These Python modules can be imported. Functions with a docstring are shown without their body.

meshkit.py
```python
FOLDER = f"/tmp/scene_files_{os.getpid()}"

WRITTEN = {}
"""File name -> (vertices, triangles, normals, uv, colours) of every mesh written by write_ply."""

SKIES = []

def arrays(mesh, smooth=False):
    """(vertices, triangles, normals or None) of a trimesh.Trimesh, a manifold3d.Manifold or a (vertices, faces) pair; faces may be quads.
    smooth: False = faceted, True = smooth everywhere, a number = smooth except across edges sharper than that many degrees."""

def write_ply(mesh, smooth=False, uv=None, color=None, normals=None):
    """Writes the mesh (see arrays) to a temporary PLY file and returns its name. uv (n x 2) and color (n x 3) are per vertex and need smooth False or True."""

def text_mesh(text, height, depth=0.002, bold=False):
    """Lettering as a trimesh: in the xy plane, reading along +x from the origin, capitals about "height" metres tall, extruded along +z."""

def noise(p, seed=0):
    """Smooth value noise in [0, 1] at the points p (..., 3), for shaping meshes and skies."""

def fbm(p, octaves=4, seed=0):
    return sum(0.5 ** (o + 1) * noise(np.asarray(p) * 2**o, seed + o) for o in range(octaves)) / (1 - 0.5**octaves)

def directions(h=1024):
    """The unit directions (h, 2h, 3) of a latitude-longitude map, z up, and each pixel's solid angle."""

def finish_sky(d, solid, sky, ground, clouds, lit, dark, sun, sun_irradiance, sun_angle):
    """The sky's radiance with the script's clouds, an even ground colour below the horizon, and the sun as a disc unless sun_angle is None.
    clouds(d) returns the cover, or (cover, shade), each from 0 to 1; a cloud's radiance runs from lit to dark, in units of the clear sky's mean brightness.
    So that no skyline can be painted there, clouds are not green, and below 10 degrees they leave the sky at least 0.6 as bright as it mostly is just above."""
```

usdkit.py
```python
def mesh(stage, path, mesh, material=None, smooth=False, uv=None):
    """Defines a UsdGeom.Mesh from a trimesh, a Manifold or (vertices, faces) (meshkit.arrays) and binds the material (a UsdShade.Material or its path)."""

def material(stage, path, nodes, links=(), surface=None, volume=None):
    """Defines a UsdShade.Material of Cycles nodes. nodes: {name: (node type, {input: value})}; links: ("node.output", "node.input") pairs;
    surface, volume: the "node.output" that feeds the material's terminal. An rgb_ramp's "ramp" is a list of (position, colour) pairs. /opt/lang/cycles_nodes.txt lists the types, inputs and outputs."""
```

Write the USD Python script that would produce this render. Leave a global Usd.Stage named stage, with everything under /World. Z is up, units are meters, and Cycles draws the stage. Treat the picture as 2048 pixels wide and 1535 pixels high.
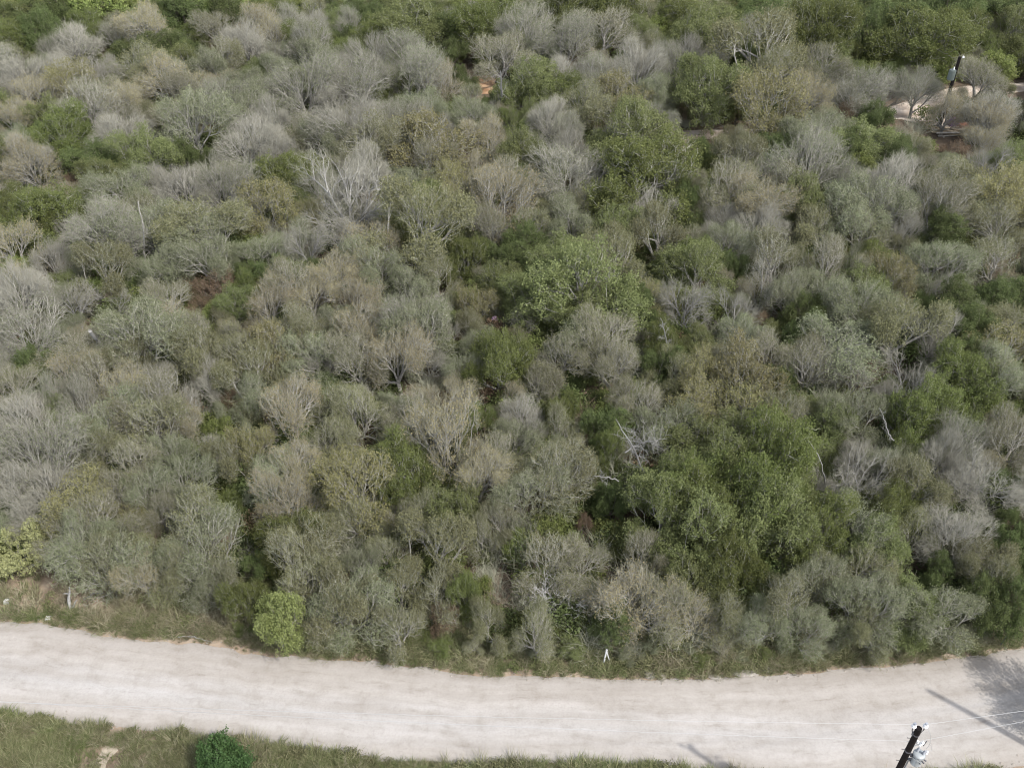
import math, random
import numpy as np
import trimesh
from shapely.geometry import Polygon, Point
import usdkit
from meshkit import fbm
from pxr import Usd, UsdGeom, UsdLux, UsdShade, Sdf, Gf, Vt

stage = Usd.Stage.CreateInMemory()
UsdGeom.SetStageUpAxis(stage, "Z")
UsdGeom.SetStageMetersPerUnit(stage, 1.0)
UsdGeom.Xform.Define(stage, "/World")
UsdGeom.Scope.Define(stage, "/World/Looks")

# ------------------------------------------------------------------ camera, sky, sun, exposure
CAM_H, PITCH, F = 45.0, math.radians(40.0), 1950.0          # height, degrees below the horizon, focal length in photo pixels
cam = UsdGeom.Camera.Define(stage, "/World/camera")
cam.CreateHorizontalApertureAttr(36.0)
cam.CreateVerticalApertureAttr(36.0 * 767 / 1024)
cam.CreateFocalLengthAttr(36.0 * F / 2048.0)
cam.CreateClippingRangeAttr(Gf.Vec2f(0.5, 8000))
cam.CreateExposureAttr(1.48)
cam.AddTranslateOp().Set(Gf.Vec3d(0, 0, CAM_H))
cam.AddRotateXOp().Set(90.0 - math.degrees(PITCH))

SUN_ELEV, SUN_AZ = math.radians(51.0), math.atan2(0.79, -0.61)   # azimuth = atan2(x, y) of the direction towards the sun
SUN_DIR = np.array([math.cos(SUN_ELEV) * math.sin(SUN_AZ), math.cos(SUN_ELEV) * math.cos(SUN_AZ), math.sin(SUN_ELEV)])
dome = UsdLux.DomeLight.Define(stage, "/World/sky")
dome.GetPrim().SetCustomDataByKey("kind", "structure")
sky_mat = usdkit.material(stage, "/World/Looks/sky", {   # a bright hazy sky: thin broken cloud, whiter than the blue between
    "sky": ("sky_texture", {"sky_type": "single_scattering", "sun_disc": False, "sun_elevation": SUN_ELEV, "sun_rotation": SUN_AZ,
                            "air_density": 1.0, "aerosol_density": 1.6, "ozone_density": 1.0}),
    "tc": ("texture_coordinate", {}), "nz": ("noise_texture", {"scale": 2.6, "detail": 7.0, "roughness": 0.6}),
    "cov": ("rgb_ramp", {"ramp": [(0.36, (0.25, 0.25, 0.25)), (0.6, (1, 1, 1))]}),
    "cloud": ("hsv", {"saturation": 0.16, "value": 1.25}), "mx": ("mix", {}),
    "bg": ("background_shader", {"strength": 0.135})},
    [("tc.generated", "nz.vector"), ("nz.fac", "cov.fac"), ("sky.color", "cloud.color"), ("cov.color", "mx.fac"), ("sky.color", "mx.color1"), ("cloud.color", "mx.color2"), ("mx.color", "bg.color")], surface="bg.background")
UsdShade.MaterialBindingAPI.Apply(dome.GetPrim()).Bind(sky_mat)
sun = UsdLux.DistantLight.Define(stage, "/World/sun")
sun.CreateNormalizeAttr(True)
sun.CreateIntensityAttr(0.6)
sun.CreateAngleAttr(1.0)
sun.CreateColorAttr(Gf.Vec3f(1.0, 0.955, 0.89))
sun.AddRotateZOp().Set(-math.degrees(SUN_AZ))
sun.AddRotateXOp().Set(-(90.0 - math.degrees(SUN_ELEV)))


# ------------------------------------------------------------------ from the photograph to the ground
def at(x, y, z=0.0):
    u, v = (x - 1024.0) / F, (y - 767.5) / F
    d = np.array([u, math.cos(PITCH) - v * math.sin(PITCH), -math.sin(PITCH) - v * math.cos(PITCH)])
    return np.array([0, 0, CAM_H]) + d * ((z - CAM_H) / d[2])


def proj(p):
    q = np.asarray(p, float) - np.array([0, 0, CAM_H])
    dep = q[..., 1] * math.cos(PITCH) - q[..., 2] * math.sin(PITCH)
    dn = -q[..., 1] * math.sin(PITCH) - q[..., 2] * math.cos(PITCH)
    return 1024 + F * q[..., 0] / dep, 767.5 + F * dn / dep, dep


# ------------------------------------------------------------------ helpers
USED = {}


def path_for(name, parent="/World"):
    k = (parent, name)
    USED[k] = USED.get(k, 0) + 1
    return f"{parent}/{name}" if USED[k] == 1 else f"{parent}/{name}_{USED[k] - 1:03d}"


def tag(p, label=None, cat=None, group=None, kind=None):
    for k, v in (("label", label), ("category", cat), ("group", group), ("kind", kind)):
        if v:
            p.SetCustomDataByKey(k, v)
    return p


def thing(name, label, cat, loc=(0, 0, 0), rz=0.0, scale=None, group=None):
    x = UsdGeom.Xform.Define(stage, path_for(name))
    x.AddTranslateOp().Set(Gf.Vec3d(*map(float, loc)))
    x.AddRotateZOp().Set(float(rz))
    if scale is not None:
        x.AddScaleOp().Set(Gf.Vec3f(*map(float, scale)))
    return tag(x.GetPrim(), label, cat, group)


def part(name, mesh, mat, parent="/World", smooth=False, tone=None, uv=None):
    par = str(parent if isinstance(parent, str) else parent.GetPath())
    m = usdkit.mesh(stage, path_for(name, par), mesh, MATS[mat], smooth=smooth, uv=uv)
    if tone is not None:
        UsdGeom.PrimvarsAPI(m).CreatePrimvar("tone", Sdf.ValueTypeNames.FloatArray, "vertex").Set(Vt.FloatArray.FromNumpy(np.asarray(tone, np.float32)))
    return m.GetPrim()


def cat_mesh(ms):
    return trimesh.util.concatenate(ms)


def bent_tube(pts, radii, sides=7, cap=True):
    """A tapered tube along a polyline."""
    p = np.asarray(pts, float)
    r = np.broadcast_to(np.asarray(radii, float), (len(p),))
    t = np.gradient(p, axis=0)
    t /= np.linalg.norm(t, axis=1, keepdims=True) + 1e-12
    ref = np.where(np.abs(t[:, 2:]) < 0.9, [[0, 0, 1.0]], [[1.0, 0, 0]])
    a = np.cross(t, ref)
    a /= np.linalg.norm(a, axis=1, keepdims=True) + 1e-12
    b = np.cross(t, a)
    ang = np.arange(sides) * 2 * np.pi / sides
    v = p[:, None] + r[:, None, None] * (np.cos(ang)[None, :, None] * a[:, None] + np.sin(ang)[None, :, None] * b[:, None])
    i, j = np.meshgrid(np.arange(len(p) - 1), np.arange(sides), indexing="ij")
    q = np.stack([i * sides + j, i * sides + (j + 1) % sides, (i + 1) * sides + (j + 1) % sides, (i + 1) * sides + j], -1).reshape(-1, 4)
    f = np.vstack([q[:, [0, 1, 2]], q[:, [0, 2, 3]]])
    v = v.reshape(-1, 3)
    if cap:
        n = len(v)
        v = np.vstack([v, p[0], p[-1]])
        k = np.arange(sides)
        e = (len(p) - 1) * sides
        f = np.vstack([f, np.stack([np.full(sides, n), (k + 1) % sides, k], 1), np.stack([np.full(sides, n + 1), e + k, e + (k + 1) % sides], 1)])
    return trimesh.Trimesh(v, f, process=False)


def lathe(profile, sides=20):
    return trimesh.creation.revolve(np.asarray(profile, float), sections=sides)


def box(c, s, rz=0.0):
    m = trimesh.creation.box(s)
    if rz:
        m.apply_transform(trimesh.transformations.rotation_matrix(math.radians(rz), [0, 0, 1]))
    m.apply_translation(c)
    return m


# ------------------------------------------------------------------ materials
MATS = {}


def lin(r, g, b):
    f = lambda c: ((c / 255.0 + 0.055) / 1.055) ** 2.4 if c > 10 else c / 255.0 / 12.92
    return (f(r), f(g), f(b))


def leaf_mat(name, dark, mid, light, trans=0.32, rough=0.68, vary=0.5):
    """Leaves: tone from leaf to leaf, drift from place to place and from tree to tree; some light passes through."""
    MATS[name] = usdkit.material(stage, f"/World/Looks/{name}", {
        "at": ("attribute", {"attribute": "tone"}),
        "ramp": ("rgb_ramp", {"ramp": [(0, dark), (0.5, mid), (1, light)]}),
        "geo": ("geometry", {}), "nz": ("noise_texture", {"scale": 0.23, "detail": 2.0}),
        "oi": ("object_info", {}),
        "m1": ("math", {"math_type": "multiply_add", "value2": vary, "value3": 1.0 - vary * 0.5}),
        "m2": ("math", {"math_type": "multiply_add", "value2": vary * 0.7, "value3": 1.0 - vary * 0.35}),
        "m3": ("math", {"math_type": "multiply"}),
        "hsv": ("hsv", {"saturation": 1.0, "hue": 0.5}),
        "hue": ("math", {"math_type": "multiply_add", "value2": 0.02, "value3": 0.49}),
        "p": ("principled_bsdf", {"roughness": rough, "specular_ior_level": 0.18}),
        "t": ("translucent_bsdf", {}), "mx": ("mix_closure", {"fac": trans})},
        [("at.fac", "ramp.fac"), ("geo.position", "nz.vector"), ("nz.fac", "m1.value1"), ("oi.random", "m2.value1"), ("m1.value", "m3.value1"), ("m2.value", "m3.value2"),
         ("oi.random", "hue.value1"), ("hue.value", "hsv.hue"),
         ("ramp.color", "hsv.color"), ("m3.value", "hsv.value"), ("hsv.color", "p.base_color"), ("hsv.color", "t.color"),
         ("p.BSDF", "mx.closure1"), ("t.BSDF", "mx.closure2")], surface="mx.closure")


def bark_mat(name, a, b, scale=6.0, rough=0.85):
    MATS[name] = usdkit.material(stage, f"/World/Looks/{name}", {
        "tc": ("texture_coordinate", {}), "nz": ("noise_texture", {"scale": scale, "detail": 3.0}),
        "ramp": ("rgb_ramp", {"ramp": [(0.3, a), (0.7, b)]}),
        "oi": ("object_info", {}), "m2": ("math", {"math_type": "multiply_add", "value2": 0.36, "value3": 0.82}),
        "hsv": ("hsv", {"saturation": 1.0, "hue": 0.5}),
        "p": ("principled_bsdf", {"roughness": rough, "specular_ior_level": 0.2})},
        [("tc.object", "nz.vector"), ("nz.fac", "ramp.fac"), ("ramp.color", "hsv.color"), ("oi.random", "m2.value1"), ("m2.value", "hsv.value"), ("hsv.color", "p.base_color")], surface="p.BSDF")


def plain_mat(name, a, b=None, scale=8.0, rough=0.6, metal=0.0, bump=0.0):
    b = b or tuple(c * 0.8 for c in a)
    nodes = {"tc": ("texture_coordinate", {}), "nz": ("noise_texture", {"scale": scale, "detail": 5.0}),
             "ramp": ("rgb_ramp", {"ramp": [(0.35, b), (0.65, a)]}), "p": ("principled_bsdf", {"roughness": rough, "metallic": metal, "specular_ior_level": 0.12 if rough >= 0.7 else 0.5})}
    links = [("tc.object", "nz.vector"), ("nz.fac", "ramp.fac"), ("ramp.color", "p.base_color")]
    if bump:
        nodes["bp"] = ("bump", {"strength": bump, "distance": 0.02})
        links += [("nz.fac", "bp.height"), ("bp.normal", "p.normal")]
    MATS[name] = usdkit.material(stage, f"/World/Looks/{name}", nodes, links, surface="p.BSDF")


bark_mat("bark_pale", (0.109, 0.103, 0.092), (0.211, 0.204, 0.184))
bark_mat("bark_limb", (0.15, 0.145, 0.128), (0.29, 0.282, 0.255))
bark_mat("bark_tan", (0.22, 0.185, 0.145), (0.36, 0.315, 0.26))
bark_mat("bark_grey", (0.098, 0.091, 0.079), (0.188, 0.178, 0.154))
bark_mat("bark_dark", (0.05, 0.042, 0.034), (0.13, 0.115, 0.095))
bark_mat("bark_bleached", (0.24, 0.235, 0.225), (0.40, 0.39, 0.37))
bark_mat("bark_dead", (0.119, 0.115, 0.110), (0.202, 0.198, 0.187))
bark_mat("twig_pale", (0.149, 0.144, 0.116), (0.223, 0.216, 0.176), 2.0)
bark_mat("twig_tan", (0.160, 0.154, 0.120), (0.231, 0.223, 0.176), 2.0)
bark_mat("twig_grey", (0.176, 0.180, 0.132), (0.264, 0.266, 0.202), 2.0)
bark_mat("twig_rust", (0.10, 0.075, 0.055), (0.17, 0.13, 0.095), 2.0)
leaf_mat("leaf_olive", (0.078, 0.079, 0.038), (0.118, 0.117, 0.058), (0.17, 0.165, 0.09))
leaf_mat("leaf_sage", (0.085, 0.094, 0.05), (0.13, 0.142, 0.08), (0.185, 0.195, 0.125))
leaf_mat("leaf_tan", (0.122, 0.104, 0.051), (0.201, 0.177, 0.091), (0.305, 0.268, 0.159))
leaf_mat("leaf_green", (0.0519, 0.0641, 0.0188), (0.0816, 0.0961, 0.0291), (0.1187, 0.1340, 0.0479))
leaf_mat("leaf_light", (0.0732, 0.0855, 0.0313), (0.1088, 0.1244, 0.0478), (0.1548, 0.1701, 0.0773))
leaf_mat("leaf_dark", (0.0412, 0.0549, 0.0190), (0.0680, 0.0866, 0.0304), (0.1030, 0.1225, 0.0475))
leaf_mat("leaf_bright", (0.0782, 0.1050, 0.0285), (0.1334, 0.1596, 0.0475), (0.2070, 0.2268, 0.0950))
leaf_mat("leaf_amber", (0.096, 0.09, 0.038), (0.142, 0.133, 0.058), (0.2, 0.19, 0.098))
leaf_mat("leaf_lime", (0.0974, 0.1123, 0.0356), (0.1510, 0.1685, 0.0594), (0.2186, 0.2392, 0.1040), vary=0.3)
leaf_mat("leaf_deep", (0.022, 0.045, 0.014), (0.042, 0.074, 0.024), (0.075, 0.115, 0.04), vary=0.3)
leaf_mat("leaf_rust", (0.065, 0.046, 0.028), (0.105, 0.075, 0.046), (0.155, 0.115, 0.075))
leaf_mat("leaf_yellow", (0.1410, 0.1448, 0.0600), (0.2209, 0.2264, 0.1020), (0.3008, 0.3060, 0.1680), vary=0.25)
leaf_mat("grass_mix", (0.0825, 0.0948, 0.0418), (0.1552, 0.1597, 0.0779), (0.2813, 0.2699, 0.1615), trans=0.35, vary=0.6)
leaf_mat("grass_straw", (0.15, 0.132, 0.085), (0.22, 0.197, 0.132), (0.32, 0.292, 0.21), trans=0.3)
leaf_mat("grass_green", (0.062, 0.082, 0.03), (0.108, 0.132, 0.05), (0.175, 0.19, 0.085), trans=0.35)
plain_mat("stone", (0.238, 0.221, 0.199), (0.162, 0.143, 0.123), 5.0, 0.9, bump=0.5)
plain_mat("white_paint", (0.411, 0.417, 0.417), (0.381, 0.386, 0.392), 4.0, 0.4)
plain_mat("litter_white", (0.459, 0.459, 0.453), (0.379, 0.379, 0.367), 10.0, 0.6)
plain_mat("pole_wood", (0.008, 0.006, 0.005), (0.004, 0.003, 0.003), 9.0, 0.75, bump=0.5)
plain_mat("galvanised", (0.224, 0.233, 0.238), (0.181, 0.190, 0.194), 14.0, 0.42, metal=0.55)
plain_mat("dark_steel", (0.10, 0.10, 0.11), (0.07, 0.07, 0.075), 9.0, 0.5, metal=0.6)
plain_mat("tank_grey", (0.216, 0.231, 0.235), (0.190, 0.205, 0.212), 3.0, 0.38)
plain_mat("tank_green", (0.050, 0.062, 0.057), (0.037, 0.047, 0.043), 3.0, 0.5)
plain_mat("porcelain", (0.461, 0.466, 0.472), (0.426, 0.432, 0.443), 3.0, 0.2)
plain_mat("porcelain_grey", (0.20, 0.21, 0.23), (0.15, 0.16, 0.18), 3.0, 0.25)
plain_mat("wire", (0.273, 0.273, 0.269), (0.240, 0.240, 0.240), 3.0, 0.45, metal=0.2)
plain_mat("plank", (0.374, 0.310, 0.223), (0.274, 0.216, 0.148), 4.0, 0.8)
plain_mat("plank_grey", (0.360, 0.338, 0.302), (0.259, 0.238, 0.209), 4.0, 0.85)
plain_mat("purple_sheet", (0.105, 0.053, 0.113), (0.067, 0.032, 0.080), 3.0, 0.5)
plain_mat("lilac_sheet", (0.239, 0.166, 0.230), (0.184, 0.120, 0.175), 5.0, 0.6)
plain_mat("rust_sheet", (0.154, 0.072, 0.045), (0.091, 0.043, 0.032), 5.0, 0.8)

# forest floor: dark litter in the wood, tan soil along the road, both as the soil's own colour ("tone" = how bare the soil is)
MATS["soil"] = usdkit.material(stage, "/World/Looks/soil", {
    "at": ("attribute", {"attribute": "tone"}), "geo": ("geometry", {}),
    "n1": ("noise_texture", {"scale": 0.7, "detail": 6.0, "roughness": 0.6}), "n2": ("noise_texture", {"scale": 9.0, "detail": 5.0}),
    "litter": ("rgb_ramp", {"ramp": [(0.3, (0.045, 0.036, 0.026)), (0.5, (0.085, 0.065, 0.047)), (0.72, (0.15, 0.115, 0.085))]}),
    "bare": ("rgb_ramp", {"ramp": [(0.3, (0.135, 0.10, 0.073)), (0.5, (0.20, 0.155, 0.115)), (0.7, (0.27, 0.225, 0.175))]}),
    "mx": ("mix", {}), "p": ("principled_bsdf", {"roughness": 0.95, "specular_ior_level": 0.15}),
    "bp": ("bump", {"strength": 0.7, "distance": 0.06})},
    [("geo.position", "n1.vector"), ("geo.position", "n2.vector"), ("n1.fac", "litter.fac"), ("n1.fac", "bare.fac"), ("at.fac", "mx.fac"),
     ("litter.color", "mx.color1"), ("bare.color", "mx.color2"), ("mx.color", "p.base_color"), ("n2.fac", "bp.height"), ("bp.normal", "p.normal")], surface="p.BSDF")
# pale crushed limestone, streaked along the way of travel (st: metres along, 0..1 across)
MATS["road"] = usdkit.material(stage, "/World/Looks/road", {
    "at": ("attribute", {"attribute": "st"}), "geo": ("geometry", {}),
    "map": ("mapping", {"scale": (0.16, 7.0, 1.0)}), "n1": ("noise_texture", {"scale": 1.0, "detail": 5.0, "roughness": 0.55}),
    "map2": ("mapping", {"scale": (0.5, 16.0, 1.0)}), "n4": ("noise_texture", {"scale": 1.0, "detail": 6.0, "roughness": 0.7}),
    "n2": ("noise_texture", {"scale": 1.1, "detail": 8.0, "roughness": 0.68}), "n3": ("noise_texture", {"scale": 9.0, "detail": 6.0, "roughness": 0.75}),
    "sx": ("separate_xyz", {}),
    "across": ("rgb_ramp", {"ramp": [(0, (0.214, 0.199, 0.184)), (0.1, (0.226, 0.211, 0.197)), (0.2, (0.240, 0.225, 0.210)), (0.27, (0.232, 0.217, 0.203)), (0.34, (0.248, 0.234, 0.220)), (0.45, (0.254, 0.243, 0.234)), (0.52, (0.243, 0.231, 0.220)), (0.6, (0.254, 0.246, 0.240)), (0.7, (0.244, 0.233, 0.223)), (0.76, (0.250, 0.238, 0.227)), (0.9, (0.240, 0.225, 0.210)), (1, (0.226, 0.209, 0.193))]}),
    "streak": ("rgb_ramp", {"ramp": [(0.28, (0.84, 0.82, 0.795)), (0.42, (0.93, 0.92, 0.905)), (0.52, (0.985, 0.98, 0.97)), (0.64, (1.04, 1.04, 1.04))]}),
    "scuff": ("rgb_ramp", {"ramp": [(0.30, (0.76, 0.735, 0.71)), (0.42, (0.95, 0.945, 0.935)), (0.6, (1, 1, 1))]}),
    "blot": ("rgb_ramp", {"ramp": [(0.32, (0.84, 0.82, 0.795)), (0.48, (0.975, 0.97, 0.96)), (0.68, (1.04, 1.035, 1.03))]}),
    "grit": ("rgb_ramp", {"ramp": [(0.30, (0.78, 0.765, 0.75)), (0.5, (1, 1, 1)), (0.70, (1.12, 1.12, 1.12))]}),
    "m1": ("mix", {"mix_type": "multiply", "fac": 1.0}), "m2": ("mix", {"mix_type": "multiply", "fac": 1.0}), "m3": ("mix", {"mix_type": "multiply", "fac": 0.5}), "m4": ("mix", {"mix_type": "multiply", "fac": 0.9}),
    "p": ("principled_bsdf", {"roughness": 0.95, "specular_ior_level": 0.2}), "bp": ("bump", {"strength": 0.5, "distance": 0.03})},
    [("at.vector", "map.vector"), ("map.vector", "n1.vector"), ("at.vector", "map2.vector"), ("map2.vector", "n4.vector"), ("geo.position", "n2.vector"), ("geo.position", "n3.vector"), ("at.vector", "sx.vector"),
     ("sx.y", "across.fac"), ("n1.fac", "streak.fac"), ("n4.fac", "scuff.fac"), ("n2.fac", "blot.fac"), ("n3.fac", "grit.fac"), ("across.color", "m1.color1"), ("streak.color", "m1.color2"),
     ("m1.color", "m2.color1"), ("blot.color", "m2.color2"), ("m2.color", "m3.color1"), ("grit.color", "m3.color2"), ("m3.color", "m4.color1"), ("scuff.color", "m4.color2"), ("m4.color", "p.base_color"),
     ("n2.fac", "bp.height"), ("bp.normal", "p.normal")], surface="p.BSDF")
plain_mat("pale_dirt", (0.355, 0.312, 0.269), (0.257, 0.208, 0.165), 0.9, 0.95, bump=0.4)
plain_mat("orange_dirt", (0.324, 0.227, 0.146), (0.214, 0.123, 0.071), 0.8, 0.95, bump=0.4)
plain_mat("sand", (0.264, 0.231, 0.184), (0.198, 0.166, 0.127), 2.5, 0.95, bump=0.4)

# ------------------------------------------------------------------ the setting: ground, road, tracks, bare patches
UPPER = [(-520, 1290), (-250, 1246), (0, 1241), (150, 1260), (270, 1282), (380, 1286), (500, 1306), (620, 1316), (700, 1319), (850, 1337), (960, 1351), (1100, 1352), (1250, 1357), (1400, 1358),
         (1560, 1348), (1700, 1338), (1850, 1325), (1950, 1310), (2048, 1297), (2300, 1245), (2700, 1150), (3200, 1010)]
LOWER = [(-520, 1489), (-250, 1434), (0, 1425), (150, 1447), (300, 1458), (400, 1474), (550, 1487), (680, 1509), (800, 1525), (1000, 1528), (1150, 1525), (1300, 1533), (1400, 1540), (1600, 1559),
         (1750, 1559), (1900, 1549), (2048, 1529), (2400, 1449), (2800, 1339), (3300, 1179)]


def ground_line(px, step=0.25):
    p = np.array([at(*q)[:2] for q in px])
    s = np.r_[0, np.cumsum(np.linalg.norm(np.diff(p, axis=0), axis=1))]
    from scipy.interpolate import PchipInterpolator
    n = int(s[-1] / step)
    k = np.linspace(0, s[-1], n)
    return np.stack([PchipInterpolator(s, p[:, 0])(k), PchipInterpolator(s, p[:, 1])(k)], 1)


def ragged(line, amp, seed):
    p3 = np.c_[line, np.full(len(line), seed * 7.3)]
    d = (fbm(p3 * 1.1, 4, seed) - 0.5) * 2 * amp
    out = line.copy()
    out[:, 1] += d
    return out


up_line, low_line = ground_line(UPPER), ground_line(LOWER)
N_ROAD = 420
ku = np.linspace(0, len(up_line) - 1, N_ROAD)
res = lambda l: np.stack([np.interp(np.linspace(0, len(l) - 1, N_ROAD), np.arange(len(l)), l[:, k]) for k in (0, 1)], 1)
up_r, low_r = ragged(res(up_line), 0.24, 3), ragged(res(low_line), 0.30, 5)
ROAD = Polygon(np.vstack([up_r, low_r[::-1]])).buffer(0)
ROAD_MID = Polygon(np.vstack([up_line, low_line[::-1]])).buffer(0)
nv = 15
vv = np.linspace(0, 1, nv)
grid = up_r[:, None] * (1 - vv)[None, :, None] + low_r[:, None] * vv[None, :, None]
crown = 0.02 + 0.07 * np.sin(np.pi * vv)[None, :] + 0.035 * (fbm(np.concatenate([grid * 0.8, np.zeros(grid.shape[:2] + (1,))], 2), 3, 9) - 0.3) * np.sin(np.pi * vv)[None, :]
rv = np.concatenate([grid, crown[..., None]], 2).reshape(-1, 3)
i, j = np.meshgrid(np.arange(N_ROAD - 1), np.arange(nv - 1), indexing="ij")
rq = np.stack([i * nv + j, (i + 1) * nv + j, (i + 1) * nv + j + 1, i * nv + j + 1], -1).reshape(-1, 4)[:, ::-1]
along = np.r_[0, np.cumsum(np.linalg.norm(np.diff(res(up_line), axis=0), axis=1))]
ruv = np.stack([np.repeat(along, nv), np.tile(vv, N_ROAD)], 1)
tag(part("gravel_road", (rv, rq), "road", smooth=True, uv=ruv), "pale crushed limestone road curving across the foot of the photo", kind="structure")

# ground sheet: fine where it is seen, running on to the horizon
xs = np.unique(np.r_[-4000, -2000, -900, -400, -200, -120, np.arange(-90, 90.1, 0.8), 120, 200, 400, 900, 2000, 4000])
ys = np.unique(np.r_[-1500, -600, -250, -100, -30, 0, np.arange(10, 150.1, 0.8), 180, 260, 450, 900, 2000, 5000])
GX, GY = np.meshgrid(xs, ys, indexing="ij")
gp = np.stack([GX, GY], -1).reshape(-1, 2)
import shapely
road_d = shapely.distance(ROAD_MID, shapely.points(gp))
bare = np.clip(1.15 - road_d / 2.6, 0, 1)
bx_, by_, _ = proj(np.c_[gp, np.zeros(len(gp))])
bare = np.maximum(bare, ((bx_ > -300) & (bx_ < 330) & (by_ > 1165) & (by_ < 1300)) * 1.0)
bare = np.where((gp[:, 1] < 24) & (road_d > 0), np.clip(bare, 0, 0.55), bare)
gz = np.zeros(len(gp))
i, j = np.meshgrid(np.arange(len(xs) - 1), np.arange(len(ys) - 1), indexing="ij")
gq = np.stack([i * len(ys) + j, (i + 1) * len(ys) + j, (i + 1) * len(ys) + j + 1, i * len(ys) + j + 1], -1).reshape(-1, 4)
tag(part("ground", (np.c_[gp, gz], gq), "soil", smooth=True, tone=bare), "brown leaf litter and soil under the scrub", kind="structure")


def patch(name, px, mat, label, z=0.012, rag=0.75, seed=1, mound=0.0):
    pg = Polygon([at(*q)[:2] for q in px]).buffer(0.6).buffer(-0.6)
    ring = np.array(pg.exterior.segmentize(0.35).coords)[:-1]
    c = ring.mean(0)
    n = fbm(np.c_[ring * 0.9, np.full(len(ring), seed)], 4, seed) - 0.5
    ring = ring + (ring - c) / (np.linalg.norm(ring - c, axis=1, keepdims=True) + 1e-6) * n[:, None] * 2 * rag
    shape = Polygon(ring).buffer(0)
    if shape.geom_type != "Polygon":
        shape = max(shape.geoms, key=lambda g: g.area)
    v, f = trimesh.creation.triangulate_polygon(shape, engine="earcut")
    m = trimesh.Trimesh(np.c_[v, np.full(len(v), z)], f, process=False)
    tag(part(name, m, mat), label, kind="structure")
    return shape


TRACK = Polygon(np.vstack([[at(*q)[:2] for q in ((1300, 284), (1400, 279), (1540, 277), (1640, 266), (1720, 248), (1800, 238), (1870, 254), (1960, 264), (1950, 250), (1880, 236), (1850, 220), (1920, 196), (2060, 180))],
                           [at(*q)[:2] for q in ((2060, 164), (1900, 176), (1780, 214), (1700, 226), (1620, 248), (1540, 258), (1400, 260), (1300, 266))]])).buffer(0)
patch("dirt_track", [(1300, 284), (1400, 279), (1540, 277), (1640, 266), (1720, 248), (1800, 238), (1870, 254), (1960, 268), (1956, 250), (1880, 236), (1850, 220), (1920, 198), (2060, 182), (2060, 164), (1900, 176), (1780, 214), (1700, 226), (1620, 248), (1540, 258), (1400, 260), (1300, 266)],
      "pale_dirt", "pale dirt track glimpsed between trees at upper right", seed=4)
CLEAR = patch("bare_clearing", [(948, 160), (958, 152), (978, 150), (994, 158), (994, 176), (980, 188), (958, 190), (946, 178)], "orange_dirt", "orange bare earth showing in a gap of the far wood", seed=6)
patch("bare_sand", [(206, 1494), (228, 1489), (236, 1500), (214, 1520), (208, 1545), (176, 1550), (178, 1528), (200, 1512)], "sand", "patch of bare sand in the grass at bottom left", z=0.016, rag=0.15, seed=8)

# ------------------------------------------------------------------ growing trees


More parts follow.
